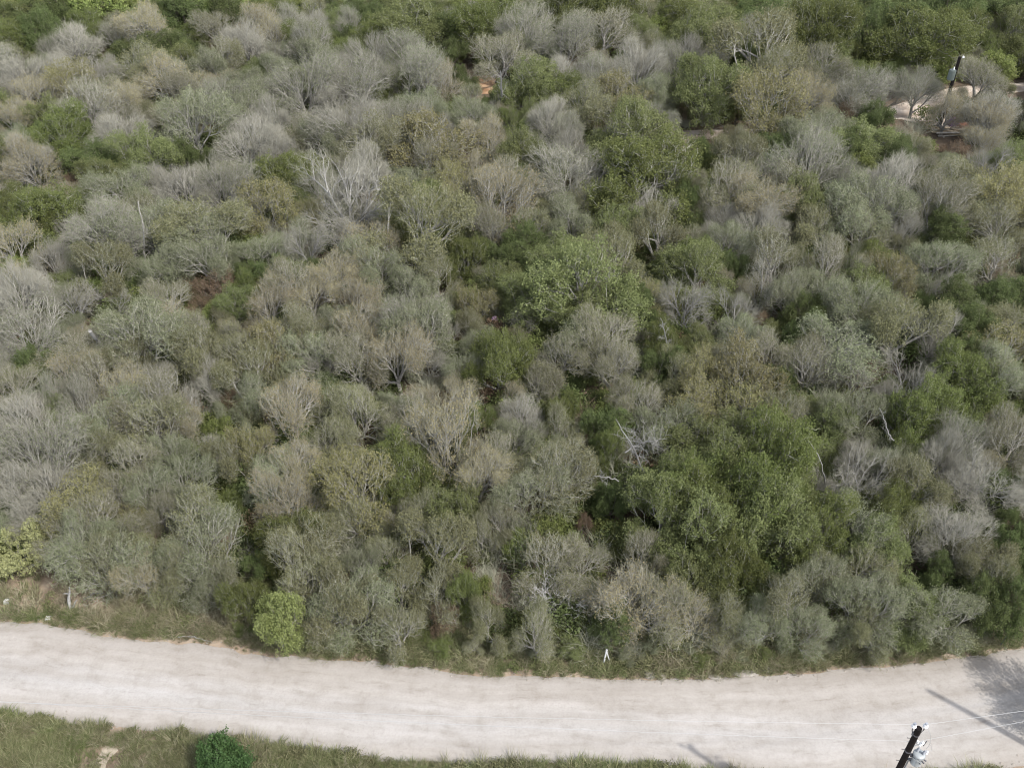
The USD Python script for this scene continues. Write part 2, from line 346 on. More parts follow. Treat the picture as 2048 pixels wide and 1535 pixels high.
def grow(rng, pts, trunk_h, lean, bf=0.45, smooth=2):
    """Joins the points to a branching skeleton, each to the node that is near and near the root. Returns positions, parents, radii weight."""
    root = [np.zeros(3), np.array([lean[0] * 0.35, lean[1] * 0.35, trunk_h * 0.5]), np.array([lean[0], lean[1], trunk_h])]
    pos = np.zeros((len(pts) + 3, 3))
    pos[:3] = root
    par = np.full(len(pos), -1)
    par[1], par[2] = 0, 1
    pl = np.zeros(len(pos))
    pl[1], pl[2] = trunk_h * 0.5, trunk_h
    order = np.argsort(np.linalg.norm(pts - root[2], axis=1))
    n = 3
    for k in order:
        p = pts[k]
        lo = 1 if n > 1 else 0
        d = np.linalg.norm(pos[lo:n] - p, axis=1)
        b = int(np.argmin(d + bf * pl[lo:n])) + lo
        pos[n], par[n], pl[n] = p, b, pl[b] + d[b - lo]
        n += 1
    for _ in range(smooth):
        kid = np.zeros_like(pos)
        cnt = np.zeros(len(pos))
        np.add.at(kid, par[1:], pos[1:])
        np.add.at(cnt, par[1:], 1)
        new = pos.copy()
        has = (cnt > 0) & (np.arange(len(pos)) > 1)
        new[has] = 0.5 * pos[has] + 0.25 * pos[par[has]] + 0.25 * kid[has] / cnt[has][:, None]
        pos = new
    w = np.ones(len(pos))
    for k in range(len(pos) - 1, 0, -1):
        w[par[k]] += w[k]
    return pos, par, w


def prisms(a, b, ra, rb, sides):
    """Many straight tapered prisms at once."""
    t = b - a
    L = np.linalg.norm(t, axis=1, keepdims=True) + 1e-9
    t = t / L
    a = a - t * (ra * 0.5)[:, None]
    ref = np.where(np.abs(t[:, 2:]) < 0.9, [[0, 0, 1.0]], [[1.0, 0, 0]])
    u = np.cross(t, ref)
    u /= np.linalg.norm(u, axis=1, keepdims=True) + 1e-9
    w = np.cross(t, u)
    ang = np.arange(sides) * 2 * np.pi / sides
    circ = np.cos(ang)[None, :, None] * u[:, None] + np.sin(ang)[None, :, None] * w[:, None]
    v = np.concatenate([a[:, None] + circ * ra[:, None, None], b[:, None] + circ * rb[:, None, None]], 1)
    n = len(a)
    k = np.arange(sides)
    q = np.stack([k, (k + 1) % sides, sides + (k + 1) % sides, sides + k], 1)
    q = (q[None] + (np.arange(n) * 2 * sides)[:, None, None]).reshape(-1, 4)
    return v.reshape(-1, 3), q


def unit(v):
    return v / (np.linalg.norm(v, axis=-1, keepdims=True) + 1e-9)


def twig_ribbons(rng, p, d, L, w, side=2):
    """Thin two-piece twigs with side shoots, as narrow strips."""
    n = len(p)
    bend = unit(d + rng.normal(0, 0.28, (n, 3)) + [0, 0, 0.12])
    m = p + d * (L * 0.5)[:, None]
    e = m + bend * (L * 0.5)[:, None]
    s = unit(np.cross(d, rng.normal(0, 1, (n, 3))))
    V = np.stack([p - s * w[:, None] * .5, p + s * w[:, None] * .5, m - s * w[:, None] * .33, m + s * w[:, None] * .33, e], 1).reshape(-1, 3)
    o = np.arange(n)[:, None] * 5
    Fs = [np.concatenate([o + [[0, 1, 3]], o + [[0, 3, 2]], o + [[2, 3, 4]]], 0)]
    Vs, base = [V], len(V)
    tips = [m, e]
    for k in range(side):
        t = rng.uniform(0.15, 0.85, n)
        q = np.where(t[:, None] < 0.5, p + (m - p) * (t * 2)[:, None], m + (e - m) * (t * 2 - 1)[:, None])
        dd = unit(d * 0.8 + unit(rng.normal(0, 1, (n, 3))) * 0.85 + [0, 0, 0.1])
        ll = L * rng.uniform(0.3, 0.6, n)
        ee = q + dd * ll[:, None]
        ss = unit(np.cross(dd, rng.normal(0, 1, (n, 3))))
        Vs.append(np.stack([q - ss * w[:, None] * .3, q + ss * w[:, None] * .3, ee], 1).reshape(-1, 3))
        Fs.append(base + np.arange(n * 3).reshape(-1, 3))
        base += n * 3
        tips.append(ee)
    return np.vstack(Vs), np.vstack(Fs), np.vstack(tips)


def leaf_quads(rng, c, n_per, spread, size, tone_c, up=0.45):
    """Leaf-sized diamonds strewn round the points c."""
    n = len(c) * n_per
    p = np.repeat(c, n_per, 0) + rng.normal(0, spread, (n, 3)) * [1, 1, 0.75]
    nrm = unit(rng.normal(0, 1, (n, 3)) + [0, 0, up])
    a = unit(np.cross(nrm, rng.normal(0, 1, (n, 3))))
    b = np.cross(nrm, a)
    s = size * rng.uniform(0.6, 1.35, n)[:, None]
    v = np.stack([p - a * s * .5, p + b * s * .3, p + a * s * .5, p - b * s * .3], 1).reshape(-1, 3)
    q = np.arange(n * 4).reshape(-1, 4)
    tone = np.clip(np.repeat(tone_c, n_per) + rng.normal(0, 0.15, n), 0, 1)
    return v, q, np.repeat(tone, 4)


def dome_points(rng, n, R, H, lobes, squash=0.85, shell=0.45, low=0.28, spread=0.62):
    """Points in a lumpy dome: several overlapping lobes on a common height."""
    pts = []
    ang0 = rng.uniform(0, 6.28)
    for k in range(lobes):
        if k == 0:
            c, r = np.array([rng.normal(0, .08) * R, rng.normal(0, .08) * R, H * 0.66]), R * 0.55
        else:
            a = ang0 + k * 6.283 / max(lobes - 1, 1) + rng.normal(0, .42)
            rad = R * spread * rng.uniform(0.75, 1.1)
            c, r = np.array([math.cos(a) * rad, math.sin(a) * rad, H * rng.uniform(0.30, 0.72)]), R * rng.uniform(0.30, 0.58)
        m = int(n / lobes)
        d = unit(rng.normal(0, 1, (m, 3)) + [0, 0, 0.45])
        rr = r * rng.uniform(0, 1, (m, 1)) ** shell
        pts.append(c + d * rr * [1, 1, squash])
    p = np.vstack(pts)
    p = p[(p[:, 2] > low * H * (0.6 + 0.4 * (np.hypot(p[:, 0], p[:, 1]) / R)))]
    return p


def make_kind(key, seed, R=3.0, H=5.0, n=1300, lobes=6, trunk_h=0.9, bf=0.45, r0=0.0062, bark="bark_grey", twig="twig_grey", twigs=3, twig_len=0.5, twig_w=0.02,
              leaf=None, n_leaf=8, leaf_size=0.11, leaf_spread=0.16, fray=0.5, side=2, low=0.28, squash=0.85, coarse=False, max_w=7, leaf_share=1.0, spread=0.62, up=0.3):
    """A class prim with the parts of one sort of tree: trunk, branches, twigs, foliage."""
    rng = np.random.default_rng(seed)
    pts = dome_points(rng, n, R, H, lobes, low=low, squash=squash, spread=spread)
    pos, par, w = grow(rng, pts, trunk_h, rng.normal(0, 0.18, 2) * R / 3, bf)
    path = f"/World/Kinds/{key}"
    stage.CreateClassPrim(path)
    rad = r0 * w ** 0.47
    i = np.arange(1, len(pos))
    a, b, rb = pos[par[i]], pos[i], rad[i]
    ra = np.minimum(rad[par[i]], rb * 1.35)
    thick, thin = rb > r0 * 5.2, (rb <= r0 * 5.2)
    v, q = prisms(a[thick], b[thick], ra[thick], rb[thick], 6)
    part("trunk", (v, q), bark, path)
    v, q = prisms(a[thin], b[thin], ra[thin], rb[thin], 3)
    part("branches", (v, q), "bark_limb" if bark == "bark_pale" else bark, path)
    outer = i[w[i] <= max_w]
    d0 = unit(pos[outer] - pos[par[outer]])
    rad_dir = unit(pos[outer] - np.array([0, 0, 0.28 * H]))
    tw_p, tw_d = [], []
    for k in range(twigs):
        f = rng.uniform(0, 1, (len(outer), 1))
        tw_p.append(pos[par[outer]] * (1 - f) + pos[outer] * f)
        tw_d.append(unit(d0 * 0.5 + rad_dir * 0.6 + [0, 0, up] + rng.normal(0, fray, (len(outer), 3))))
    tips = pos[outer]
    if twigs:
        P, D = np.vstack(tw_p), np.vstack(tw_d)
        L = twig_len * rng.uniform(0.55, 1.25, len(P))
        v, f, tips = twig_ribbons(rng, P, D, L, twig_w * rng.uniform(0.7, 1.2, len(P)), side)
        part("twigs", (v, f), twig, path)
    if leaf:
        c = tips[rng.uniform(0, 1, len(tips)) < leaf_share]
        clump = fbm(c * 0.9 + seed, 2, seed)
        v, q, t = leaf_quads(rng, c, n_leaf, leaf_spread, leaf_size, 0.2 + 0.6 * clump)
        part("foliage", (v, q), leaf, path, tone=t)
    return path, R, H


stage.CreateClassPrim("/World/Kinds")
KINDS = {}


def kind(k, *a, **kw):
    KINDS.setdefault(k, []).append(make_kind(*a, **kw))


for s in range(5):   # silver-grey bare trees: fans of fine twigs over pale limbs
    kind("g", f"bare_grey_{'abcde'[s]}", 11 + s, R=3, H=(5.0, 5.4, 4.7, 5.2, 4.9)[s], n=(1500, 1650, 1350, 1500, 1300)[s], lobes=(5, 7, 6, 4, 5)[s], r0=0.0062, bark="bark_pale", twig="twig_pale", low=0.16, twigs=3, twig_len=0.55, twig_w=0.016,
         up=0.15, fray=(0.6, 0.75, 0.85, 0.55, 0.8)[s], side=3, bf=0.6, spread=0.7, leaf="leaf_sage" if s in (2, 4) else None, n_leaf=1, leaf_size=0.09, leaf_spread=0.1, leaf_share=0.25)
for s in range(4):   # tan bare trees with a little dry leaf
    kind("b", f"bare_tan_{'abcd'[s]}", 31 + s, R=3, H=(4.8, 5.3, 5.0, 4.6)[s], n=(1400, 1300, 1450, 1250)[s], lobes=(6, 5, 7, 5)[s], r0=0.0062, bark="bark_pale", twig="twig_tan", low=0.12, twigs=3, twig_len=0.45, twig_w=0.016, fray=0.65, side=3, bf=0.55, spread=0.7,
         leaf=("leaf_tan", "leaf_olive", "leaf_tan", "leaf_olive")[s], n_leaf=1, leaf_size=0.09, leaf_spread=0.08, leaf_share=0.42)
for s in range(5):   # half-bare olive trees
    kind("o", f"olive_{'abcde'[s]}", 51 + s, R=3, H=(4.8, 5.2, 4.6, 5.0, 4.7)[s], n=(1350, 1450, 1250, 1400, 1300)[s], lobes=(6, 7, 5, 8, 5)[s], r0=0.0064, bark="bark_pale", twig="twig_grey", low=0.12, twigs=2, twig_len=0.45, twig_w=0.016, fray=0.7, side=3, bf=0.5, spread=0.7,
         leaf=("leaf_olive", "leaf_sage", "leaf_olive", "leaf_sage", "leaf_olive")[s], n_leaf=2, leaf_size=0.095, leaf_spread=0.10, leaf_share=(0.5, 0.75, 0.45, 0.6, 0.85)[s])
for s in range(4):   # leafy green trees
    kind("l", f"leafy_{'abcd'[s]}", 71 + s, R=3, H=(4.7, 5.1, 4.5, 4.8)[s], n=(1150, 1200, 1250, 1050)[s], lobes=(7, 9, 8, 6)[s], r0=0.0064, bark="bark_pale", twig="twig_grey", low=0.1, twigs=1, twig_len=0.45, twig_w=0.016, fray=0.8, side=2, spread=0.7,
         leaf=("leaf_green", "leaf_light", "leaf_green", "leaf_light")[s], n_leaf=12, leaf_size=0.105, leaf_spread=0.13, leaf_share=0.72)
for s in range(2):   # dark dense evergreens
    kind("d", f"evergreen_{'ab'[s]}", 91 + s, R=3, H=(4.9, 4.4)[s], n=800, lobes=(7, 8)[s], bark="bark_dark", twig="twig_grey", low=0.08, twigs=1, twig_len=0.4, twig_w=0.015, fray=0.7, side=2, leaf="leaf_dark", n_leaf=12, leaf_size=0.11, leaf_spread=0.13, leaf_share=0.85, spread=0.7)
for s in range(2):   # bright yellow-green shrubs
    kind("y", f"bright_{'ab'[s]}", 101 + s, R=2, H=3.0, n=420, lobes=(5, 7)[s], trunk_h=0.4, r0=0.006, bark="bark_grey", twig="twig_grey", twigs=1, twig_len=0.35, twig_w=0.015, leaf="leaf_bright", n_leaf=8, leaf_size=0.13, leaf_spread=0.11, low=0.12, leaf_share=0.8)
for s in range(2):   # amber-olive trees
    kind("a", f"amber_{'ab'[s]}", 111 + s, R=3, H=5.0, n=950, lobes=(6, 7)[s], r0=0.0064, bark="bark_pale", twig="twig_tan", low=0.12, twigs=2, twig_len=0.42, twig_w=0.016, fray=0.65, side=3, leaf="leaf_amber", n_leaf=2, leaf_size=0.115, leaf_spread=0.1, leaf_share=0.65, spread=0.7)
kind("r", "rusty_a", 121, R=2, H=2.8, n=450, lobes=6, trunk_h=0.3, bark="bark_dark", twig="twig_rust", twigs=3, twig_len=0.4, twig_w=0.017, leaf="leaf_rust", n_leaf=2, leaf_size=0.09, leaf_spread=0.1, low=0.1, leaf_share=0.6)
for s in range(3):   # dead white trees: coarse bleached limbs
    kind("w", f"dead_{'abc'[s]}", 131 + s, R=3, H=(5.0, 5.4, 4.6)[s], n=(380, 460, 420)[s], lobes=(6, 7, 5)[s], r0=0.008, bark="bark_dead", twig="twig_pale", twigs=3, twig_len=0.7, twig_w=0.016, fray=0.75, side=3, bf=0.5, up=0.1, spread=0.75, low=0.15)
kind("Y", "yellow_bush", 141, R=2.4, H=3.2, n=700, lobes=11, trunk_h=0.4, bark="bark_grey", twig="twig_grey", twigs=1, twig_len=0.3, twig_w=0.015, leaf="leaf_yellow", n_leaf=7, leaf_size=0.13, leaf_spread=0.1, low=0.1, spread=0.75)
kind("G", "lime_bush", 142, R=2, H=3.4, n=600, lobes=8, trunk_h=0.5, bark="bark_grey", twig="twig_grey", twigs=1, twig_len=0.34, twig_w=0.015, leaf="leaf_lime", n_leaf=12, leaf_size=0.10, leaf_spread=0.11, low=0.08, leaf_share=0.8)
kind("D", "deep_green_bush", 143, R=2, H=2.6, n=500, lobes=8, trunk_h=0.3, bark="bark_dark", twig="twig_grey", twigs=1, twig_len=0.3, twig_w=0.015, leaf="leaf_deep", n_leaf=10, leaf_size=0.13, leaf_spread=0.12, low=0.05)
kind("W", "bleached_bush", 144, R=2, H=3.6, n=300, lobes=6, trunk_h=0.7, r0=0.0075, bark="bark_bleached", twig="bark_bleached", twigs=2, twig_len=0.45, twig_w=0.016, fray=0.7, side=3, bf=0.55, up=0.1, low=0.15)

# ------------------------------------------------------------------ where each crown stands: kind, then x y width of the crown in the photograph
TREES = {
 "y": "10 20 70 110 20 80 250 10 70 60 8 90 180 6 110 338 4 60 34 96 60 677 100 40 916 112 22 1305 62 60 1350 92 40 1741 133 62 1806 137 52 1895 123 70 1997 130 72 1710 331 82 31 540 66 1751 517 60 437 863 52 182 582 50 964 1186 60 1039 1090 70 1104 1066 95 424 626 40 1973 821 80 1052 258 45 632 128 50 935 600 60",
 "d": "103 19 90 85 62 80 360 85 70 360 20 80 440 15 90 694 68 60 755 30 70 875 58 90 1008 27 52 1052 34 60 933 157 56 185 314 100 359 308 62 1543 31 90 1656 18 110 1734 18 100 1734 68 92 1792 51 110 1826 15 90 1912 14 100 2031 17 80 1491 152 50 1553 294 70 1690 301 92 1792 308 90 1364 369 60 1369 400 60 1049 479 82 967 510 44 1066 537 66 520 554 56 1461 530 50 1878 465 90 1912 619 100 1936 653 100 1929 705 84 2004 578 96 1608 626 76 1621 660 66 1587 694 60 1288 619 56 65 735 78 1210 862 84 1227 992 100 1580 907 84 1346 544 66 1227 1240 80 2031 1203 100 1963 1203 104 520 1122 64 2025 1085 84 1560 770 70 1330 740 70",
 "l": "20 30 80 20 65 70 670 35 60 748 68 80 827 41 110 967 44 100 980 78 66 103 222 80 120 273 92 294 308 96 581 335 104 198 352 88 789 171 62 1134 27 90 1223 14 100 1410 62 108 1632 62 122 1843 68 126 1902 58 90 2028 62 80 1666 109 58 1416 164 128 1052 167 90 1107 181 76 1042 290 90 1261 266 140 1278 342 160 1392 212 92 1720 267 112 2025 308 80 844 400 96 68 421 130 120 440 70 1227 441 104 1124 496 104 926 517 66 916 476 42 988 558 84 1042 582 88 1083 599 104 1176 571 180 1399 534 132 1364 524 80 1604 397 90 1943 517 50 892 633 52 998 718 116 1186 619 106 1329 681 66 495 571 50 1717 571 86 120 828 56 1107 821 66 950 828 58 810 951 90 878 1006 112 919 1027 84 1213 921 50 1295 951 110 1346 965 130 1329 1033 130 1420 880 120 1450 930 130 1536 930 130 1587 982 130 1502 999 150 1382 982 120 1433 1040 130 1553 1050 140 1399 1085 120 1450 1119 108 1656 845 74 1826 849 106 1895 821 120 1615 1085 104 1758 1085 104 1775 1027 90 581 1085 92 496 1200 76 1032 1155 92 930 1186 66 1135 1220 84 1369 1155 104 1826 1207 104 1946 749 116 600 950 60",
 "g": "147 80 96 103 100 58 239 60 68 455 70 68 581 38 60 632 40 60 615 85 84 191 137 94 113 143 94 34 147 96 455 185 88 608 165 120 666 190 80 171 205 106 232 256 124 502 265 140 41 294 104 359 362 94 448 372 96 683 240 70 700 44 60 865 20 50 1049 68 112 1134 79 104 837 113 104 748 113 86 724 154 120 827 144 112 1124 143 86 1193 133 112 1268 130 104 1343 126 84 1319 226 66 796 218 92 711 239 120 1097 239 80 1138 253 66 1135 328 146 1382 27 84 1491 62 66 1372 106 80 1707 164 104 1775 164 94 1837 171 84 1717 198 72 1826 219 92 1997 195 140 1615 325 130 1690 355 74 1789 369 124 99 510 76 222 448 160 154 455 76 472 424 68 34 585 124 1305 418 88 1451 435 60 1806 455 76 51 653 140 191 708 92 20 708 70 308 756 88 103 794 78 164 815 78 51 842 124 79 904 156 34 965 110 92 965 104 349 828 78 824 626 122 851 708 84 1052 828 96 1867 674 104 1717 914 84 1912 880 104 1881 907 92 1980 958 124 1912 1068 130 728 342 104 1526 448 92 1640 720 90 545 300 90 640 720 70 420 760 80",
 "b": "1916 190 92 34 41 70 290 45 92 434 45 78 505 38 76 547 62 60 62 185 86 342 150 104 376 178 76 239 212 66 34 232 78 342 222 78 608 250 86 68 328 94 1005 106 92 1206 62 102 1322 34 52 885 164 58 970 246 120 868 318 94 998 362 112 1346 308 52 1638 137 102 1956 154 78 1611 198 86 1792 191 68 1895 198 86 1997 225 120 1980 267 96 1861 314 86 1468 369 122 1382 359 60 27 496 86 332 599 84 581 558 114 625 585 94 666 558 86 540 612 86 147 694 104 403 667 120 335 629 94 137 749 86 205 749 94 991 400 130 977 448 86 731 503 104 711 599 86 731 670 94 714 722 94 796 722 112 1213 674 110 1117 715 104 1227 722 104 1083 756 86 1512 400 102 1724 448 104 1878 421 112 1666 534 112 1532 708 86 1615 732 104 27 777 78 239 780 102 308 804 140 376 863 60 267 938 102 246 968 120 128 1062 100 198 1040 140 325 1026 66 588 839 112 598 948 92 581 1006 100 892 886 150 981 903 112 960 965 100 1278 794 112 817 828 102 810 1027 68 1107 1119 130 1158 1122 86 1288 1112 94 2025 880 88 267 1183 92 1261 1186 130 1312 1220 110 1382 1220 110 705 440 60",
 "o": "1100 938 145 1056 979 125 632 112 84 547 135 60 444 115 76 284 115 104 427 135 66 513 185 76 393 240 120 485 218 76 650 275 78 246 380 94 1083 102 60 1271 34 66 1305 85 66 851 205 78 1175 191 112 745 273 102 827 359 68 1519 102 150 1553 144 110 1642 239 60 1615 270 94 1833 273 94 1416 294 112 1485 308 94 1895 352 102 1570 376 94 297 459 120 400 431 140 410 469 112 417 530 86 335 527 78 205 544 104 588 650 104 291 670 130 260 718 86 403 715 104 489 708 94 632 711 104 506 752 104 677 636 78 834 462 170 748 544 94 817 571 94 871 544 94 1049 448 94 1138 441 86 1158 400 68 1312 476 104 1220 530 104 1186 510 104 759 636 86 827 670 120 947 653 60 1152 667 104 1350 735 112 1416 400 68 1461 482 86 1690 414 122 1758 414 112 1638 455 94 1943 407 112 1997 448 112 1560 517 120 1881 517 104 1997 503 104 1580 585 78 1649 585 94 1485 660 78 1724 619 120 1802 653 140 1683 687 140 1997 739 112 212 849 112 301 856 112 195 904 94 506 780 94 666 808 104 666 873 86 349 910 78 369 951 94 290 992 86 461 924 94 547 958 94 506 1013 130 383 1016 86 393 1061 140 154 1122 112 222 1112 112 290 1122 104 393 1129 140 632 1085 112 598 1129 122 714 828 104 793 873 78 1032 869 86 1199 794 104 1329 855 104 714 1033 104 844 1033 80 868 1095 140 776 1102 78 1005 1040 78 970 1068 68 1580 828 104 1707 828 94 1779 931 104 1843 965 112 1690 1050 104 1826 1060 104 1963 1102 104 1724 1129 104 1638 1129 112 191 1162 112 342 1176 112 427 1176 94 393 1210 90 598 1176 112 660 1203 122 700 1203 120 793 1176 104 875 1190 94 800 1241 84 974 1238 76 1073 1262 84 1450 1220 94 1570 1203 120 1621 1169 94 1724 1203 120 1741 1248 94 1895 1220 120 1980 1169 94 1604 1244 84 1519 1248 76 1124 856 80",
 "a": "144 170 84 540 410 96 871 266 140 1240 185 104 1536 205 130 892 362 78 1990 383 130 2014 407 100 899 407 76 1302 585 74 1775 561 86 953 606 68 554 698 112 1396 735 124 1491 742 126 1485 804 134 1399 811 104 2004 687 124 502 897 76 154 1006 112 260 1037 76 721 982 130 690 950 100",
 "r": "512 88 48 940 92 46 160 362 56 1697 232 56 1908 308 56 239 582 58 373 554 50 437 578 86 396 612 56 1683 503 38 1519 646 48 113 839 48 461 808 48 1169 1050 40 885 1240 70 700 600 40",
 "w": "905 38 48 933 14 42 690 390 176 714 414 104 684 482 66 612 489 80 707 483 60 144 599 86 232 609 66 1973 318 86 1375 612 84 1471 612 96 1526 578 80 1367 599 84 1710 749 94 1826 742 112 1800 800 92 1710 951 116 1922 958 90 420 890 66 574 791 32 605 893 42 1049 1050 48 1003 174 50 902 680 28 1881 578 56 1052 640 54 1700 985 80",
 "Y": "22 1092 112", "G": "556 1240 118", "D": "440 1522 100", "W": "1111 1180 108",
}
WHAT = {"g": ("bare_tree", "silver-grey bare tree", "tree"), "b": ("dry_tree", "tan twiggy tree", "tree"), "o": ("half_bare_tree", "olive half-bare tree", "tree"), "l": ("leafy_tree", "leafy green tree", "tree"),
        "d": ("evergreen_tree", "dark evergreen tree", "tree"), "y": ("bright_shrub", "bright lime shrub", "shrub"), "a": ("amber_tree", "amber-olive tree", "tree"), "r": ("rusty_shrub", "rust-brown shrub", "shrub"), "w": ("dead_tree", "bleached dead tree", "tree")}
GROUP = {"g": "silver-grey bare trees in the scrub", "b": "tan twiggy trees in the scrub", "o": "olive half-bare trees in the scrub", "l": "leafy green trees in the scrub", "d": "dark evergreens in the scrub",
         "y": "bright lime shrubs in the scrub", "a": "amber-olive trees in the scrub", "r": "rust-brown shrubs in the scrub", "w": "bleached dead trees in the scrub"}
SOLO = {"Y": ("yellow_bush", "golden yellow bush at the left edge beside the gravel road", "bush"), "G": ("lime_bush", "lime green leafy bush overhanging the edge of the gravel road", "bush"),
        "D": ("deep_green_bush", "small deep green bush in the grass below the road", "bush"), "W": ("bleached_bush", "bleached white bare bush above the roadside by the marker post", "bush")}
MARKS = [("the white marker post", 1210, 1313), ("the golden yellow bush", 28, 1092), ("the roadside lime bush", 556, 1240), ("the bleached roadside bush", 1111, 1180), ("the leaning dead trunk", 1255, 880),
         ("the orange clearing", 968, 170), ("the plank pile", 1900, 262), ("the distant utility pole", 1915, 135), ("the bent white stem", 1632, 915), ("the broken white snag", 188, 675),
         ("the driftwood stump", 145, 1200), ("the thin dead sapling", 1330, 662), ("the near utility pole", 1835, 1470), ("the wide white-limbed tree", 690, 390), ("the silver dome tree", 1135, 328),
         ("the yellowest amber tree", 540, 410), ("the bright central tree", 998, 718), ("the left-edge lime shrub", 31, 540), ("the largest leafy tree", 1502, 999), ("the dark stake", 1999, 1280),
         ("the palest fan tree", 502, 265), ("the rust-brown thicket", 437, 578), ("the tan roadside dome", 721, 982), ("the tangled pale tree", 1710, 951), ("the topmost lime shrub", 180, 6), ("the round olive tree", 1632, 62), ("the tall olive-grey tree", 290, 45), ("the upper-right green mound", 1843, 68), ("the top green mound", 967, 44)]
SPECIAL = {("w", 690, 390): "wide white-limbed dead tree spreading over dark gaps in the left half", ("g", 1135, 328): "silver-grey dome-shaped bare tree, broad and fanned, above the photo's centre",
           ("a", 540, 410): "yellowest amber tree, standing left of the wide white-limbed tree", ("l", 998, 718): "bright green leafy tree at the photo's centre in front of tan trees",
           ("y", 31, 540): "lime shrub at the left edge among grey trees, halfway up", ("l", 1502, 999): "largest leafy green tree, a broad mound right of the leaning dead trunk",
           ("g", 502, 265): "pale fan-shaped bare tree with fine twigs in the upper left quarter", ("r", 437, 578): "widest rust-brown thicket in the shade of grey trees at left",
           ("a", 721, 982): "tan-olive domed tree above the roadside, left of the bleached bush", ("w", 1710, 951): "tangled pale dead tree right of the bent white stem", ("l", 1632, 62): "round olive-green leafy tree near the top, right of centre", ("b", 290, 45): "tall olive-grey twiggy tree near the top, left part", ("l", 1843, 68): "broad leafy green mound left of the distant utility pole, near the top",
           ("l", 967, 44): "leafy green mound at the top, above the orange clearing", ("y", 180, 6): "lime shrub at the very top of the photo, left part"}
rnd = random.Random(5)
NAMED = {}
SCRUB = []
PLACED = []   # kind, x, y, w, h, sx, sy


def height_of(k, w):
    if k in "GW":
        return 1.3 + 0.78 * w
    if k in "yrYD":
        return 0.9 + 0.62 * w
    return (2.0 + 0.66 * w) * {"d": 0.98, "w": 1.08, "g": 1.06, "l": 0.98}.get(k, 1.0)


for kind_key, txt in TREES.items():
    nums = list(map(float, txt.split()))
    for q in range(0, len(nums), 3):
        px, py, pw = nums[q:q + 3]
        k = kind_key
        if k in "gb" and py < 52 and (px < 420 or px > 700) and px != 290:
            k = "ld"[q // 3 % 2]   # the far edge of the wood is green
        w = 5.0
        for _ in range(6):
            h = height_of(k, w)
            P = at(px, py, 0.62 * h)
            w = pw * proj(P)[2] / F * (1.12 if py > 1130 and px < 500 else 1.34 if k in "obal" else 1.24 if k == "g" else 1.16)
        keep_off = w * 0.42 + 1.5 if px < 480 else w * 0.30 + 0.15
        if k not in "YGDW" and shapely.distance(ROAD_MID, Point(P[:2])) < keep_off:   # crowns keep off the road
            P[1] += keep_off - shapely.distance(ROAD_MID, Point(P[:2]))
        if k == "l" and 1080 < px < 1670 and 880 < py < 1140:
            h *= 1.22
        PLACED.append((k, P[0], P[1], w, h))
        NAMED[len(PLACED) - 1] = SPECIAL.get((k, int(px), int(py)))

# the wood goes on between and beyond those crowns
CELL = {}
for t in PLACED:
    CELL.setdefault((int(t[1] // 8), int(t[2] // 8)), []).append(t)


def crowd(x, y, r, f=0.74):
    cx, cy = int(x // 8), int(y // 8)
    for a in (-1, 0, 1):
        for b in (-1, 0, 1):
            for t in CELL.get((cx + a, cy + b), []):
                if math.hypot(t[1] - x, t[2] - y) < f * (t[3] / 2 + r):
                    return True
    return False


arr = np.array([(t[1], t[2]) for t in PLACED])
for _ in range(900):   # low bushes hanging over the verge
    px = rnd.uniform(480, 2120)
    b = up_line[np.argmin(np.abs(proj(np.c_[up_line, np.zeros(len(up_line))])[0] - px))]
    off, rr = rnd.uniform(0.9, 2.8), rnd.uniform(0.45, 0.95)
    x, y = b[0], b[1] + off
    if off < rr + 0.35 or any(math.hypot(t[1] - x, t[2] - y) < 0.75 * (t[3] / 2 + rr) for t in SCRUB) or abs(px - 1210) < 45 or abs(px - 556) < 75:
        continue
    SCRUB.append((rnd.choice("oololb"), x, y, rr * 2, rr * rnd.uniform(1.4, 2.2)))
for r, tries, ff in ((2.6, 9000, 0.74), (1.7, 9000, 0.7), (1.15, 6000, 0.6)):
    for _ in range(tries):
        y = rnd.uniform(29, 146)
        half = 0.53 * (y * math.cos(PITCH) + (CAM_H - 4) * math.sin(PITCH)) + 7
        x = rnd.uniform(-half, half)
        rr = r * rnd.uniform(0.8, 1.25)
        if shapely.distance(ROAD_MID, Point(x, y)) < rr + 1.5 or crowd(x, y, rr, ff):
            continue
        if TRACK.distance(Point(x, y)) < rr * 0.7 or CLEAR.distance(Point(x, y)) < rr + 0.3 or CLEAR.distance(Point(x, y - 4)) < rr:
            continue
        px, py, _d = proj(np.array([x, y, 2.5]))
        if px < 500 and py > 1120 + 0.16 * max(0, px - 150):
            continue
        near = PLACED[int(np.argmin(((arr - [x, y]) ** 2).sum(1)))][0]
        k = near if near in "gbolda" and rnd.random() < 0.6 else rnd.choice("oobglldo" if r < 2 else "oobgl")
        if py < 85 + 30 * rnd.random() and px < 1500 or py < 130 * rnd.random():
            k = rnd.choice('dlldlylo' if px < 700 else 'dllldo')
        t = (k, x, y, rr * 2, height_of(k, rr * 2) * rnd.uniform(0.75, 1.0))
        if proj(np.array([x, y, t[4]]))[1] < -15:
            continue
        (SCRUB if r < 1.5 else PLACED).append(t)
        CELL.setdefault((int(x // 8), int(y // 8)), []).append(t)
# trees just off the frame whose shade falls on the road at the right
for px, py, w, k in ((2040, 1395, 4.6, "o"), (2130, 1425, 5.0, "o")):
    P = at(px, py)[:2] + SUN_DIR[:2] / np.linalg.norm(SUN_DIR[:2]) * 3.2 / math.tan(SUN_ELEV)
    PLACED.append((k, P[0], P[1], w, height_of(k, w)))

